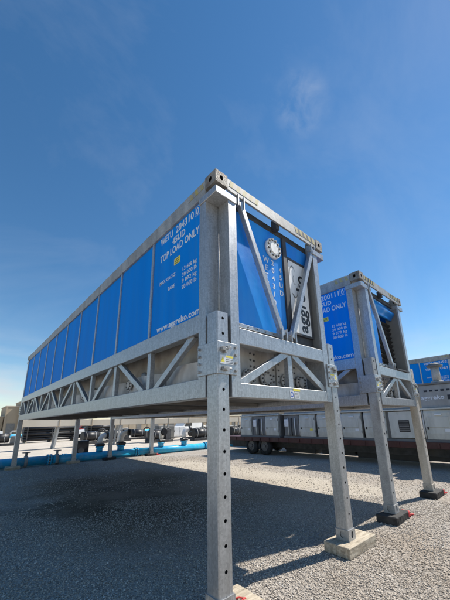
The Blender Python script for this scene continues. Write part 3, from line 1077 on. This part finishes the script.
def end_with_logo(root, number):
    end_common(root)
    mb = MB(); mb.box(.333, 1.403, .12, .135, 2.868, 4.487, 'blue_tarp', .002); p = mb.build('end_panel', root)
    fb = MB(); flange(fb, (1.165, .118, 4.19), (0, -1, 0), .158, .045); fb.build('blind_flange', p)
    lb = MB()
    for col, (s, x, z0) in enumerate((('WETU', 1.02, 3.93), (number, 1.165, 3.93), ('45UD', 1.335, 3.87))):
        for k, ch in enumerate(s):
            lb.text(ch, .115, end_M(x, .1185, z0 - k * .125), 'letter_white', align='CENTER', bold=.002)
    lb.build('lettering', p)['kind'] = 'stuff'
    rivet_flange(root, .34, 1.40, .13, 2.815, 2.866)
    mb = MB(); mb.box(1.497, 2.104, .12, .135, 4.215, 4.487, 'blue_tarp', .002); mb.build('end_panel', root)
    # printed logo board in a dark frame
    mb = MB(); mb.box(1.53, 2.035, .112, .126, 2.985, 4.175, 'logo_panel', .002); lp = mb.build('logo_board', root)
    fr = MB()
    for a, b, c, d in ((1.50, 1.53, 2.95, 4.21), (2.035, 2.07, 2.95, 4.21), (1.53, 2.035, 2.95, 2.985), (1.53, 2.035, 4.175, 4.21)):
        fr.box(a, b, .10, .14, c, d, 'dark_steel', .003)
    fr.build('board_frame', lp)
    tx = MB()
    tx.text('aggreko', .315, end_M(1.93, .1105, 3.02, math.radians(90)), 'letter_black', bold=.008, sx=.92)
    tx.build('lettering', lp)['kind'] = 'stuff'
    for (cx, cz, r, a0, a1, w_) in ((1.64, 3.95, .09, 20, 200, .008), (1.66, 3.72, .11, 200, 380, .007), (1.60, 3.50, .07, -60, 120, .006), (1.68, 3.86, .05, 90, 300, .006), (1.62, 3.30, .06, 120, 330, .006)):
        sb = MB()
        for k in range(10):
            t0, t1 = (math.radians(a0 + (a1 - a0) * (k + j) / 10) for j in (0, 1))
            w0 = w_ * math.sin(math.pi * (k + .3) / 10.6)
            w1 = w_ * math.sin(math.pi * (k + 1.3) / 11.6)
            pp = lambda t_, rr: (cx + rr * .8 * math.cos(t_), .1108, cz + rr * 1.5 * math.sin(t_))
            sb.face([pp(t0, r - w0), pp(t1, r - w1), pp(t1, r + w1), pp(t0, r + w0)], 'machine_dark')
        sb.build('brush_stroke', lp)
    mb = MB(); mb.box(2.07, 2.106, .15, .17, 2.86, 4.487, 'dark_steel', 0); mb.build('filler_strip', root)
    mb = MB(); mb.box(1.50, 2.10, .14, .16, 2.80, 2.95, 'dark_steel', 0); mb.build('filler_strip', root)
    brace(root, (.43, 4.545), (1.17, 2.83))
    brace(root, (2.13, 4.53), (1.38, 2.83))


def end_with_louvre(root):
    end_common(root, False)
    mb = MB(); mb.box(.34, .86, .12, .135, 2.868, 4.487, 'blue_tarp', .002); mb.build('end_panel', root)
    # tarpaulin pulled up under the header, sagging in folds
    n = 16
    prof = []
    for k in range(n + 1):
        t_ = k / n
        prof.append((.17 - .07 * math.sin(math.pi * t_) ** 2 + .012 * math.sin(9 * t_), 4.487 - .33 * t_))
    prof += [(.24, 4.16), (.24, 4.487)]
    mb = MB(); mb.prism(prof, 'x', .865, 2.095, 'blue_tarp')
    for f in mb.bm.faces:
        f.smooth = len(f.verts) == 4
    mb.build('rolled_tarpaulin', root)
    mb = MB(); mb.cyl((1.50, .36, 3.86), (1.50, .46, 3.86), .36, 'basin_tan', seg=32)
    mb.cyl((1.50, .35, 3.86), (1.50, .359, 3.86), .31, 'dark_steel', seg=32); mb.build('fan_ring', root)
    for k in range(11):
        mb = MB(); z = 2.93 + k * .108
        mb.beam((.87, .27, z), (2.095, .27, z), .10, .012, 'black_plastic', 0, side=(0, .7, .7)); mb.build('louvre_slat', root)
    rivet_flange(root, .34, 1.40, .13, 2.815, 2.866)
    brace(root, (.43, 4.545), (1.17, 2.83))
    mb = MB(); mb.box(1.30, 2.05, -.03, .10, 2.767, 2.80, 'dark_steel', .004); mb.build('hinge_bar', root)


A_LABEL = 'nearest blue container on tall galvanized legs with a white logo board on its end'
contA = build_container((0, 0, 0), A_LABEL)
contB = copy_tree(contA)
contB.location = (3.93, 0, 0)
contB['label'] = 'second blue container on legs with dark louvred end, right of the nearest one'
contC = copy_tree(contA)
contC.location = (16.0, .68, 0)
contC['label'] = 'blue container at the right edge of the picture, behind the grey machines'
side_lettering(contA, first_panel(contA), '204310', '0')
side_lettering(contB, first_panel(contB), '200111', '0')
side_lettering(contC, first_panel(contC), '204315', '0')
end_with_logo(contA, '204310')
end_with_louvre(contB)
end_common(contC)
for ch in contB.children:
    if ch.name.startswith('leg') and min(v.co.y for v in ch.data.vertices) < 1:
        far = min(v.co.x for v in ch.data.vertices) > 1
        for o_ in [ch] + list(ch.children):
            o_.data = o_.data.copy()
            o_.data.materials[0] = MATS['galvanized_tan' if far else 'galvanized_dull']
        ch['label'] = 'dusty tan right front leg' if far else 'darker grey left front leg'
# round symbol and label on the end rail of the nearest unit
mb = MB()
mb.box(1.20, 1.275, -.003, -.001, 2.0, 2.10, 'white_paint', 0)
mb.box(1.29, 1.40, -.003, -.001, 2.0, 2.085, 'white_paint', 0)
mb.box(1.27, 1.42, -.003, -.001, 2.095, 2.125, 'sticker_yellow', 0)
for k in range(16):
    a0, a1 = 2 * math.pi * k / 16, 2 * math.pi * (k + 1) / 16
    q = lambda a, r: (1.2375 + .85 * r * math.cos(a), -.0036, 2.05 + r * math.sin(a))
    mb.face([q(a0, .022), q(a0, .036), q(a1, .036), q(a1, .022)], 'sticker_blue')
for k in range(4):
    mb.box(1.305, 1.385, -.0036, -.0031, 2.015 + k * .016, 2.021 + k * .016, 'machine_dark', 0)
rail = [c for c in contA.children if c.name.startswith('end_bottom_rail')][0]
mb.build('safety_label', rail)

# ------------------------------------------------------------------ blocks under the feet


def timber(cx, cy, sx, sy, label, rz=0.0):
    """block made of two beams side by side on a board"""
    root = empty('timber_block', (cx, cy, 0), label, 'timber block', 'timber blocks under the nearest container', rz)
    h = FOOT
    for s in (-1, 1):
        mb = MB(); mb.box(-sx / 2 + .004 * s, sx / 2 + .004 * s, (0.002 if s > 0 else -sy / 2), (sy / 2 if s > 0 else -.002), 0, h, 'timber', .008)
        mb.build('beam', root)
    return root


timber(.125, .11, .75, .42, 'pale timber block under the nearest leg, red cable end lying on it')
timber(2.44, .07, .74, .38, 'pale timber block under the right front leg of the nearest container', math.radians(-2))
timber(.06, L - .08, .5, .34, 'timber block under the far left leg of the nearest container')
timber(W - .08, L - .08, .5, .34, 'timber block under the far right leg of the nearest container')


def rubber_pad(cx, cy, label, strap=True):
    root = empty('rubber_pad', (cx, cy, 0), label, 'rubber pad', 'black rubber pads under container legs')
    mb = MB()
    mb.box(-.29, .29, -.17, .17, 0, FOOT - .002, 'rubber', .012)
    for k in range(5):
        mb.box(-.24 + k * .11, -.20 + k * .11, -.174, .174, .02, FOOT - .02, 'rubber', .004)
    mb.build('pad', root)
    if strap:
        sb = MB()
        sb.tube([(.27, -.10, .09), (.33, -.13, .10), (.37, -.12, .06), (.42, -.15, .03), (.47, -.13, .02), (.52, -.17, .018)], .016, 'red_strap', seg=8)
        sb.tube([(.27, -.06, .06), (.33, -.05, .07), (.38, -.08, .03), (.45, -.07, .02)], .014, 'red_strap', seg=8)
        sb.box(.25, .345, -.178, -.02, .02, .118, 'red_strap', .015)
        sb.box(.34, .42, -.15, -.06, .0, .05, 'red_strap', .012)
        sb.build('strap', root)
    return root


B0 = 3.93
rubber_pad(B0 + .10, .08, 'black rubber pad with red strap under the left front leg of the second container')
rubber_pad(B0 + W - .06, .06, 'black rubber pad with red strap under the right front leg of the second container')
rubber_pad(B0 + .08, L - .08, 'black rubber pad under the far left leg of the second container', False)
rubber_pad(B0 + W - .08, L - .08, 'black rubber pad with red strap under the far right leg of the second container')
for i, (x, y) in enumerate(((16.08, .76), (16.0 + W - .08, .76), (16.08, .68 + L - .08), (16 + W - .08, .68 + L - .08))):
    rubber_pad(x, y, 'black rubber pad under the %s leg of the container behind the machines' % ('near left', 'near right', 'far left', 'far right')[i], False)

mb = MB()
mb.tube([(.20, .02, FOOT + .02), (.24, -.02, FOOT + .06), (.30, .00, FOOT + .055), (.36, .05, FOOT + .012), (.33, .11, FOOT + .01), (.24, .14, FOOT + .012)], .007, 'red_strap', seg=8)
tag(mb.build('cable_loop'), 'thin red cable loop lying on the timber beside the nearest leg', 'cable')

# ------------------------------------------------------------------ trailer with grey machines
DECK = .88
TX = 10.15


def build_trailer():
    root = empty('flatbed_trailer', (TX, 0, 0), 'long dark red flatbed trailer carrying the grey machines', 'trailer')
    y0, y1 = -7.2, 12.0
    mb = MB(); mb.box(0, 2.45, y0, y1, DECK - .12, DECK - .004, 'trailer_red', .006); mb.build('deck', root)
    for x in (-.05, 2.452):
        mb = MB(); mb.box(x, x + .046, y0, y1, DECK - .20, DECK + .02, 'trailer_red', .006)
        k = y0 + .4
        while k < y1:
            mb.box(x - .03 if x < 0 else x + .047, x - .001 if x < 0 else x + .076, k, k + .09, DECK - .17, DECK - .02, 'trailer_red', .004)
            k += .62
        mb.build('side_rail', root)
    for x in (.62, 1.70):
        mb = MB(); mb.box(x, x + .12, y0, y1, DECK - .52, DECK - .121, 'dark_steel', .006); mb.build('chassis_beam', root)
    for y in (8.55, 9.5):
        for x in (.02, 2.13):
            tb = MB()
            c = Vector((x, y, .44))
            prof = [(.0, .26), (.02, .38), (.05, .43), (.25, .43), (.28, .38), (.30, .26)]
            ring = []
            for px, r in prof:
                ring.append([tb.bm.verts.new((c.x + px, c.y + r * math.cos(2 * math.pi * q / 28), c.z + r * math.sin(2 * math.pi * q / 28))) for q in range(28)])
            for a, b in zip(ring, ring[1:]):
                for q in range(28):
                    f = tb.bm.faces.new((a[q], a[(q + 1) % 28], b[(q + 1) % 28], b[q])); f.smooth = True
            tb.mi('tyre')
            bmesh.ops.recalc_face_normals(tb.bm, faces=tb.bm.faces[:])
            tyre = tb.build('wheel', root)
            rb = MB()
            rb.cyl((x + .05, y, .44), (x + .25, y, .44), .262, 'rim_grey', seg=24)
            rb.cyl((x + .01, y, .44), (x + .05, y, .44), .09, 'rim_grey', seg=14)
            for q in range(8):
                a = 2 * math.pi * q / 8
                rb.cyl((x + .03, y + .16 * math.cos(a), .44 + .16 * math.sin(a)), (x + .05, y + .16 * math.cos(a), .44 + .16 * math.sin(a)), .018, 'bolt_dark', seg=6)
            rb.build('rim', tyre)
    for x in (.35, 1.98):
        mb = MB(); mb.box(x, x + .12, -4.1, -3.98, .04, DECK - .121, 'dark_steel', .004); mb.box(x - .08, x + .2, -4.2, -3.88, 0, .04, 'dark_steel', .004); mb.build('landing_leg', root)
    for a, b, z0 in ((-6.9, -4.6, .22), (-3.6, -1.1, .16), (-.95, 1.3, .2), (1.45, 3.9, .14), (4.0, 5.6, .2), (5.95, 7.7, .16), (10.3, 11.8, .25)):
        mb = MB(); mb.box(.78, 1.66, a, b, z0, DECK - .125, 'black_plastic', .01); mb.build('added_belly_box', root)  # black boxes added to block lit ground and keep the underside dark
    return root


build_trailer()


def build_machine(y0, label, kinds, tall=()):
    """grey enclosure, origin at its near lower corner on the deck, 2.9 m along Y"""
    Ln = 2.86
    root = empty('machine_enclosure', (TX + .12, y0, DECK), label, 'machine', 'grey machines on the trailer')
    m, dk = 'machine_grey', 'machine_dark'
    mb = MB(); mb.box(.12, 2.2, 0, Ln, .002, 1.10, dk, .012); mb.box(.02, 2.22, -.01, Ln + .01, .002, .09, dk, .006); mb.build('body', root)
    mb = MB(); mb.box(-.03, 2.22, -.02, Ln + .02, 1.102, 1.16, m, .01); mb.build('ledge', root)
    mb = MB(); mb.box(.10, 2.2, .02, Ln - .02, 1.162, 1.96, 'machine_mid', .015); uh = mb.build('upper_housing', root)
    mb = MB(); mb.box(.04, 2.24, -.02, Ln + .02, 1.962, 2.03, dk, .01); mb.build('roof', root)
    w = Ln / 3
    for k, kind in enumerate(kinds):
        a = k * w + .06
        b = (k + 1) * w - .06
        if kind == 'door':
            mb = MB(); mb.prism([(.118, .10), (.03, .10), (.0, .30), (.0, .98), (.06, 1.09), (.118, 1.09)] , 'y', a, b, m); d = mb.build('door', root)
            for q in (.28, .84):
                mb = MB(); mb.cyl((-.008, a + .02, q), (-.008, a + .02, q + .10), .014, 'bolt_dark', seg=8); mb.build('hinge', d)
            mb = MB(); mb.box(-.02, -.001, b - .10, b - .05, .42, .52, 'black_plastic', .004); mb.build('latch', d)
            mb = MB(); mb.box(-.004, -.001, a + .14, a + .28, .36, .45, 'sticker_yellow' if k == 1 else 'white_paint', 0); mb.build('sticker', d)
            mb = MB(); mb.tube([(.06, b + .05, .12), (.05, b + .06, .5), (.07, b + .05, .8), (.10, b + .055, 1.08)], .026, 'pvc_white' if (k + int(y0)) % 2 else 'black_plastic', seg=8); mb.build('hose', d)
            mb = MB(); mb.box(-.018, -.001, a + .12, b - .08, .50, .86, m, .006); mb.build('access_plate', d)
            mb = MB(); mb.box(-.05, -.001, a + .30, a + .50, .90, .955, 'white_paint', .008); mb.build('handle', d)
        elif kind == 'vent':
            mb = MB(); mb.box(.04, .118, a, b, .13, 1.07, m, .004); d = mb.build('vent_panel', root)
            mb = MB(); mb.box(.032, .039, a + .15, a + .52, .34, .76, 'black_plastic', .003); mb.build('dark_opening', d)
            for q in range(5):
                mb = MB(); mb.box(.022, .034, a + .17, a + .50, .38 + q * .075, .41 + q * .075, dk, 0); mb.build('vent_slat', d)
        else:
            mb = MB(); mb.box(.07, .118, a, b, .13, 1.07, dk, .004); d = mb.build('service_panel', root)
            for q in range(3):
                yy = a + .15 + q * .2
                mb = MB(); mb.tube([(.0, yy, .12), (-.03, yy, .4), (.0, yy + .03, .7), (.04, yy + .05, .95)], .028, ('pvc_white', 'black_plastic', m)[q], seg=10); mb.build('hose', d)
            mb = MB(); mb.box(-.04, .044, a + .55, a + .78, .55, .9, 'flange_white', .01); mb.build('switch_box', d)
    for q in range(15):
        mb = MB(); y = .20 + q * .17
        mb.box(.092, .0995, y, y + .10, 1.72, 1.78, 'black_plastic', 0); mb.build('slot', uh)
    tx = MB(); tx.text('aggreko', .21, side_M(.0975, 2.80, 1.45), 'letter_white', bold=.004)
    tx.build('lettering', uh)['kind'] = 'stuff'
    mb = MB(); mb.box(.09, .099, 1.86, 2.00, 1.42, 1.58, 'black_plastic', .002); mb.build('gauge', uh)
    for a, b, h in tall:  # roof boxes added out of view, gapped to cast a longer jagged shadow
        mb = MB(); mb.box(.25, 2.1, a, b, 2.032, h - DECK, m, .015)
        rp = mb.build('added_roof_box', root)
        for q in range(int((h - DECK - 2.15) / .12)):
            mb = MB(); mb.box(.235, .248, a + .06, b - .06, 2.10 + q * .12, 2.17 + q * .12, dk, 0); mb.build('roof_box_slat', rp)
    # exhaust stack with rain hood
    mb = MB()
    mb.cyl((.38, 2.27, 2.03), (.38, 2.27, 2.60), .13, 'galvanized_tan', seg=20)
    mb.cyl((.38, 2.27, 2.03), (.38, 2.27, 2.09), .19, 'galvanized_tan', seg=20)
    st = mb.build('exhaust_stack', root)
    mb = MB(); mb.cyl((.38, 2.27, 2.60), (.38, 2.27, 2.66), .23, 'machine_dark', seg=20, r2=.26); mb.cyl((.38, 2.27, 2.66), (.38, 2.27, 2.75), .26, 'machine_dark', seg=20, r2=.10)
    mb.build('rain_hood', st)
    return root


for i, (y, kinds, lab, tall) in enumerate((
        (-4.82, ('door', 'vent', 'door'), 'grey machine on the trailer nearest the tow end, past the right edge', ()),
        (-1.80, ('door', 'door', 'door'), 'grey machine with white lettering and exhaust stack at the right edge of the picture', ()),
        (1.30, ('vent', 'door', 'door'), 'grey machine with dark vent seen between the legs of the second container', ((1.2, 2.75, 4.0),)),
        (4.42, ('door', 'door', 'pipes'), 'grey machine with hoses seen just left of the right front leg of the nearest container', ((.1, 1.3, 4.0), (1.6, 1.95, 4.4), (2.1, 2.8, 3.7))),
        (7.54, ('door', 'pipes', 'door'), 'grey machine above the trailer wheels, seen right of the nearest leg', ((.1, 1.5, 4.1), (1.75, 2.75, 3.8))))):
    build_machine(y, lab, kinds, tall)

# ------------------------------------------------------------------ blue pipeline behind the far legs


def pipeline(y, z, r, x0, x1, label, joints, name='water_pipe'):
    root = empty(name, (x0, y, 0), label, 'pipe', 'blue pipes across the yard')
    n = len(joints)
    ends = [x0] + joints + [x1]
    for a, b in zip(ends, ends[1:]):
        mb = MB(); mb.cyl((a - x0 + .03, 0, z), (b - x0 - .03, 0, z), r, 'pipe_blue', seg=24); mb.build('pipe_length', root)
    for j in joints:
        mb = MB()
        for s in (-1, 1):
            mb.cyl((j - x0 + s * .035, 0, z), (j - x0 + s * .085, 0, z), r * 1.28, 'pipe_blue', seg=24)
        for k in range(10):
            a = 2 * math.pi * k / 10
            mb.cyl((j - x0 - .11, r * 1.15 * math.cos(a), z + r * 1.15 * math.sin(a)), (j - x0 + .11, r * 1.15 * math.cos(a), z + r * 1.15 * math.sin(a)), .018, 'bolt_dark', seg=6)
        mb.build('flange_joint', root)
        mb = MB(); mb.box(j - x0 + .25, j - x0 + .37, -r, r, 0, z - r * .8, 'dark_steel', .005); mb.build('pipe_support', root)
    return root


PY = 13.95
pipeline(PY, .215, .19, -14.0, 26.0, 'near light blue pipe lying behind the far legs', [-9.0, -4.5, 1.45, 5.6, 10.4, 15.0, 20.5])
pipeline(15.35, .16, .13, -14.0, 26.0, 'thinner blue pipe running behind the near one', [-8.0, -2.2, 2.4, 6.3, 11.6, 17.0])
pipeline(46.0, .5, .25, -25.0, 30.0, 'far blue pipe in front of the tan buildings', [-18, -12, -6, 0, 6, 12, 18, 24])


def riser(x, label, ang, h, r=.15, white=True):
    r *= .82
    h -= .1
    root = empty('riser_elbow', (x, PY, 0), label, 'pipe elbow', 'white elbows on the near blue pipe')
    mb = MB(); mb.cyl((0, 0, .40), (0, 0, .62), r * 1.25, 'pipe_blue', seg=20); mb.cyl((0, 0, .58), (0, 0, .64), r * 1.6, 'pipe_blue', seg=20); mb.build('tee_stub', root)
    mb = MB(); mb.box(-.2, .2, -.2, .2, .65, .79, 'black_plastic', .03); mb.cyl((0, 0, .64), (0, 0, .80), r * 1.5, 'black_plastic', seg=18); mb.build('valve', root)
    d = Vector((math.cos(ang), math.sin(ang), 0))
    pts = [(0, 0, .79), (0, 0, h - .22)]
    for k in range(1, 8):
        a = math.pi / 2 * k / 7
        pts.append(tuple(Vector((0, 0, h - .22)) + d * (.24 * (1 - math.cos(a))) + Vector((0, 0, .24 * math.sin(a)))))
    end = Vector(pts[-1])
    pts.append(tuple(end + d * .08))
    mb = MB(); mb.tube(pts, r, 'pvc_white', seg=18); mb.build('elbow', root)
    e0 = end + d * .08
    mb = MB(); mb.cyl(e0, e0 + d * .06, r * 1.5, 'black_plastic', seg=22); mb.cyl(e0 + d * .06, e0 + d * .16, r * 1.2, 'black_plastic', seg=22); mb.build('end_flange', root)
    return root


riser(3.65, 'white elbow on the blue pipe beside the black pump box', math.radians(20), 1.25)
riser(4.75, 'white elbow with black end on the blue pipe right of the second container leg', math.radians(-25), 1.35, r=.17)
riser(7.15, 'white elbow with black flange facing the camera', math.radians(-95), 1.30, r=.16)
riser(8.75, 'rightmost white elbow on the blue pipe', math.radians(-10), 1.38, r=.17)
root = empty('pump_box', (2.95, PY + .55, 0), 'black pump box standing behind the near blue pipe', 'pump')
mb = MB(); mb.box(-.28, .28, -.25, .25, .08, .95, 'black_plastic', .03); mb.build('housing', root)
mb = MB(); mb.cyl((-.1, -.33, .5), (-.1, -.251, .5), .14, 'dark_steel', seg=18); mb.build('inlet', root)
for x in (-.2, .2):
    mb = MB(); mb.box(x - .05, x + .05, -.24, .24, 0, .08, 'dark_steel', .004); mb.build('foot', root)


def gate_valve(x, label):
    root = empty('gate_valve', (x, PY, 0), label, 'valve', 'gate valves on the near blue pipe')
    mb = MB(); mb.cyl((-.06, 0, .215), (.06, 0, .215), .245, 'galvanized_dull', seg=20); mb.cyl((0, 0, .42), (0, 0, .60), .05, 'galvanized_dull', seg=12); mb.build('body', root)
    mb = MB()
    pts = [(.15 * math.cos(2 * math.pi * k / 16), .15 * math.sin(2 * math.pi * k / 16), .60) for k in range(17)]
    mb.tube(pts, .016, 'rim_grey', seg=8, caps=False)
    for k in range(3):
        a = 2 * math.pi * k / 3
        mb.cyl((0, 0, .60), (.15 * math.cos(a), .15 * math.sin(a), .60), .012, 'rim_grey', seg=6)
    mb.build('hand_wheel', root)


gate_valve(.55, 'dark gate valve on the blue pipe right of the far left leg')
gate_valve(1.75, 'grey gate valve on the blue pipe left of the second far leg')

# ------------------------------------------------------------------ elevated duct and background yard
root = empty('elevated_duct', (1.5, 24.0, 0), 'long beige duct raised on grey posts behind the pipes', 'duct')
k = 0
x = 0.0
while x < 22:
    mb = MB(); mb.box(x + .01, x + 2.39, 0, .9, 1.66, 2.16, 'tan_wall_light', .02); mb.build('duct_section', root)
    mb = MB(); mb.box(x - .03, x + .03, -.03, .93, 1.63, 2.19, 'tan_wall', .005); mb.build('joint_frame', root)
    if k % 2 == 1:
        for yy in (.1, .8):
            mb = MB(); mb.beam((x, yy, 1.64), (x - .18, yy, 0), .13, .13, 'galvanized_dull', .005); mb.build('post', root)
    x += 2.4
    k += 1


def hose_rack(x, y, wdt, label):
    root = empty('pipe_stack', (x, y, 0), label, 'pipe stack', 'stacks of black pipe in the far yard')
    r = .16
    for row in range(5):
        for c in range(4):
            mb = MB(); mb.cyl((0, c * r * 2 + (row % 2) * r, .16 + r + row * r * 1.78), (wdt, c * r * 2 + (row % 2) * r, .16 + r + row * r * 1.78), r * .98, 'black_plastic', seg=12)
            mb.build('pipe', root)
    for xx in (.3, wdt / 2, wdt - .3):
        mb = MB(); mb.box(xx - .06, xx + .06, -.3, 1.5, 0, .155, 'timber', .005); mb.box(xx - .04, xx + .04, -.29, -.20, .16, 1.7, 'dark_steel', .004); mb.build('rack', root)


hose_rack(3.3, 36.0, 5.2, 'left stack of black pipes in the far yard, beside the far left leg')
hose_rack(9.6, 36.0, 3.2, 'right stack of black pipes in the far yard, between the two far leg pairs')


def pickup(x, y, rz, label, paint='car_white', van=False):
    root = empty('parked_van' if van else 'parked_pickup', (x, y, 0), label, 'van' if van else 'pickup', None, rz)
    if van:
        prof = [(0, .45), (0, 1.0), (.9, 1.15), (1.6, 2.0), (5.0, 2.05), (5.1, 1.9), (5.1, .45)]
    else:
        prof = [(0, .5), (0, .95), (1.3, 1.08), (1.9, 1.72), (3.3, 1.75), (3.6, 1.12), (5.3, 1.10), (5.3, .5)]
    mb = MB(); mb.prism(prof, 'y', -.9, .9, paint)
    bmesh.ops.bevel(mb.bm, geom=mb.bm.edges[:], offset=.05, segments=2, affect='EDGES')
    body = mb.build('body', root)
    if van:
        wp = [(1.12, 1.25), (1.66, 1.9), (2.6, 1.92), (2.6, 1.25)]
    else:
        wp = [(1.5, 1.14), (1.98, 1.64), (3.25, 1.66), (3.42, 1.16)]
    for s in (-1, 1):
        mb = MB(); mb.prism(wp, 'y', s * .897, s * .908, 'car_glass'); mb.build('window', body)
    mb = MB(); mb.beam((.98 if van else 1.38, 0, 1.22 if van else 1.15), (1.55 if van else 1.83, 0, 1.90 if van else 1.64), 1.5, .03, 'car_glass', 0, side=(-.75, 0, .65)); mb.build('windscreen', body)
    for wx in (.95, 4.2):
        for s in (-1, 1):
            mb = MB(); mb.cyl((wx, s * .68, .37), (wx, s * .93, .37), .37, 'tyre', seg=20); wv = mb.build('wheel', root)
            mb = MB(); mb.cyl((wx, s * .931, .37), (wx, s * .94, .37), .22, 'rim_grey', seg=16); mb.build('rim', wv)
    for s in (-.6, .6):
        mb = MB(); mb.box(-.03, .0, s - .14, s + .14, .72, .88, 'white_paint', .01); mb.build('headlight', body)


pickup(-2.5, 51, 0.1, 'white pickup parked far left in front of the tan buildings')
pickup(10.2, 43.5, .05, 'white pickup between the two stacks of black pipe')
pickup(11.0, 49.0, .0, 'red truck parked behind the stacks of black pipe', 'truck_red', True)
pickup(19.5, 33.0, .2, 'white van parked beyond the elbows on the blue pipe', 'car_white', True)
pickup(25.5, 34.0, -.1, 'white pickup parked near the tan building on the far side')


def cabinet(x, y, w, h, m, label, name='equipment_cabinet'):
    root = empty(name, (x, y, 0), label, 'cabinet', 'equipment cabinets in the far yard')
    mb = MB(); mb.box(0, w, 0, .9, .1, h, m, .02); b = mb.build('body', root)
    mb = MB(); mb.box(-.02, w + .02, -.02, .92, 0, .099, 'dark_steel', .005); mb.build('plinth', root)
    n = max(1, int(w / .8))
    for k in range(n):
        mb = MB(); mb.box(k * w / n + .04, (k + 1) * w / n - .04, -.025, -.001, .2, h - .1, m, .006); d = mb.build('door', root)
        mb = MB(); mb.box(k * w / n + .1, k * w / n + .14, -.05, -.026, h * .5, h * .5 + .2, 'black_plastic', .004); mb.build('handle', d)


cabinet(14.3, 27.5, 2.0, 1.45, 'machine_dark', 'dark equipment cabinet left of the white van in the far yard')
cabinet(22.0, 26.0, 3.2, 1.2, 'black_plastic', 'black equipment cabinet beyond the rightmost elbow')
cabinet(17.4, 29.5, 1.6, 1.3, 'flange_white', 'pale equipment cabinet beside the white van')

# tan buildings


def tan_block(x0, x1, y, d, h, label, m='tan_wall'):
    root = empty('tan_building', (x0, y, 0), label, 'building', 'tan buildings at the back of the yard')
    w = x1 - x0
    mb = MB(); mb.box(0, w, 0, d, 0, h, m, .03); mb.build('wall', root)
    mb = MB(); mb.box(-.08, w + .08, -.08, d + .08, h + .002, h + .14, 'tan_wall_light', .02); mb.build('roof', root)
    n = max(1, int(w / 4))
    for k in range(n + 1):
        mb = MB(); xx = min(w - .1, max(.1, k * w / n)); mb.box(xx - .1, xx + .1, -.07, -.002, .0, h - .02, m, .01); mb.build('pilaster', root)
    for k in range(n):
        xx = (k + .5) * w / n
        mb = MB(); mb.box(xx - .6, xx + .6, -.05, -.002, .02, 2.2, 'machine_dark', .01); mb.build('door', root)


tan_block(-40, 3.6, 62, 8, 3.3, 'lowest tan building at the far left edge')
tan_block(3.7, 5.6, 61, 8, 5.0, 'middle step of the tan buildings left of the far leg')
tan_block(5.7, 9.2, 60, 8, 5.9, 'tallest tan building beside the far left leg')
tan_block(9.4, 40, 64, 8, 2.5, 'long low tan building behind the stacks of black pipe')
tan_block(40.5, 70, 60, 8, 3.2, 'tan building behind the nearest leg at the far side')


ORD = ('first', 'second', 'third', 'fourth', 'fifth', 'sixth', 'seventh', 'eighth', 'ninth', 'last')


def skid(x, y, k):
    root = empty('equipment_skid', (x, y, 0), 'black tank skid in the far yard, %s of the ten from the left' % ORD[k], 'equipment', 'dark equipment skids in the far yard', (k * .37) % .5 - .25)
    mb = MB()
    for yy in (0, .9):
        mb.box(0, 2.4, yy, yy + .12, 0, .2, 'dark_steel', .006)
    for xx in (0, .76, 1.52, 2.28):
        mb.box(xx, xx + .12, .121, .899, .02, .18, 'dark_steel', .004)
    mb.build('base_frame', root)
    mb = MB(); mb.cyl((.15, .5, .68), (1.55, .5, .68), .42, 'black_plastic', seg=20); t = mb.build('tank', root)
    for xx in (.4, 1.25):
        mb = MB(); mb.cyl((xx, .5, .68), (xx + .05, .5, .68), .432, 'galvanized_dull', seg=20); mb.build('band', t)
    mb = MB(); mb.box(1.7, 2.3, .2, .8, .21, .85 + .15 * (k % 3), ('machine_dark', 'machine_grey', 'dark_steel')[k % 3], .02); mb.build('motor_housing', root)
    mb = MB(); mb.tube([(1.6, .5, .9), (1.62, .5, 1.15), (1.75, .45, 1.27), (2.1, .4, 1.27), (2.25, .35, 1.1), (2.25, .3, .85)], .07, ('pvc_white', 'dark_steel')[k % 2], seg=10); mb.build('pipe', root)


SKIDS = [(.2, 33), (6.6, 27.2), (9.3, 28.5), (11.2, 23.0), (12.6, 30.5), (15.2, 22.0), (17.0, 25.2), (19.6, 27.5), (21.3, 23.2), (13.0, 26.4)]
SKIDS.sort(key=lambda q: (q[0] + 1.2 - CAM.x) / (q[1] - CAM.y))       # left to right as seen
for k, (x, y) in enumerate(SKIDS):
    skid(x, y, k)
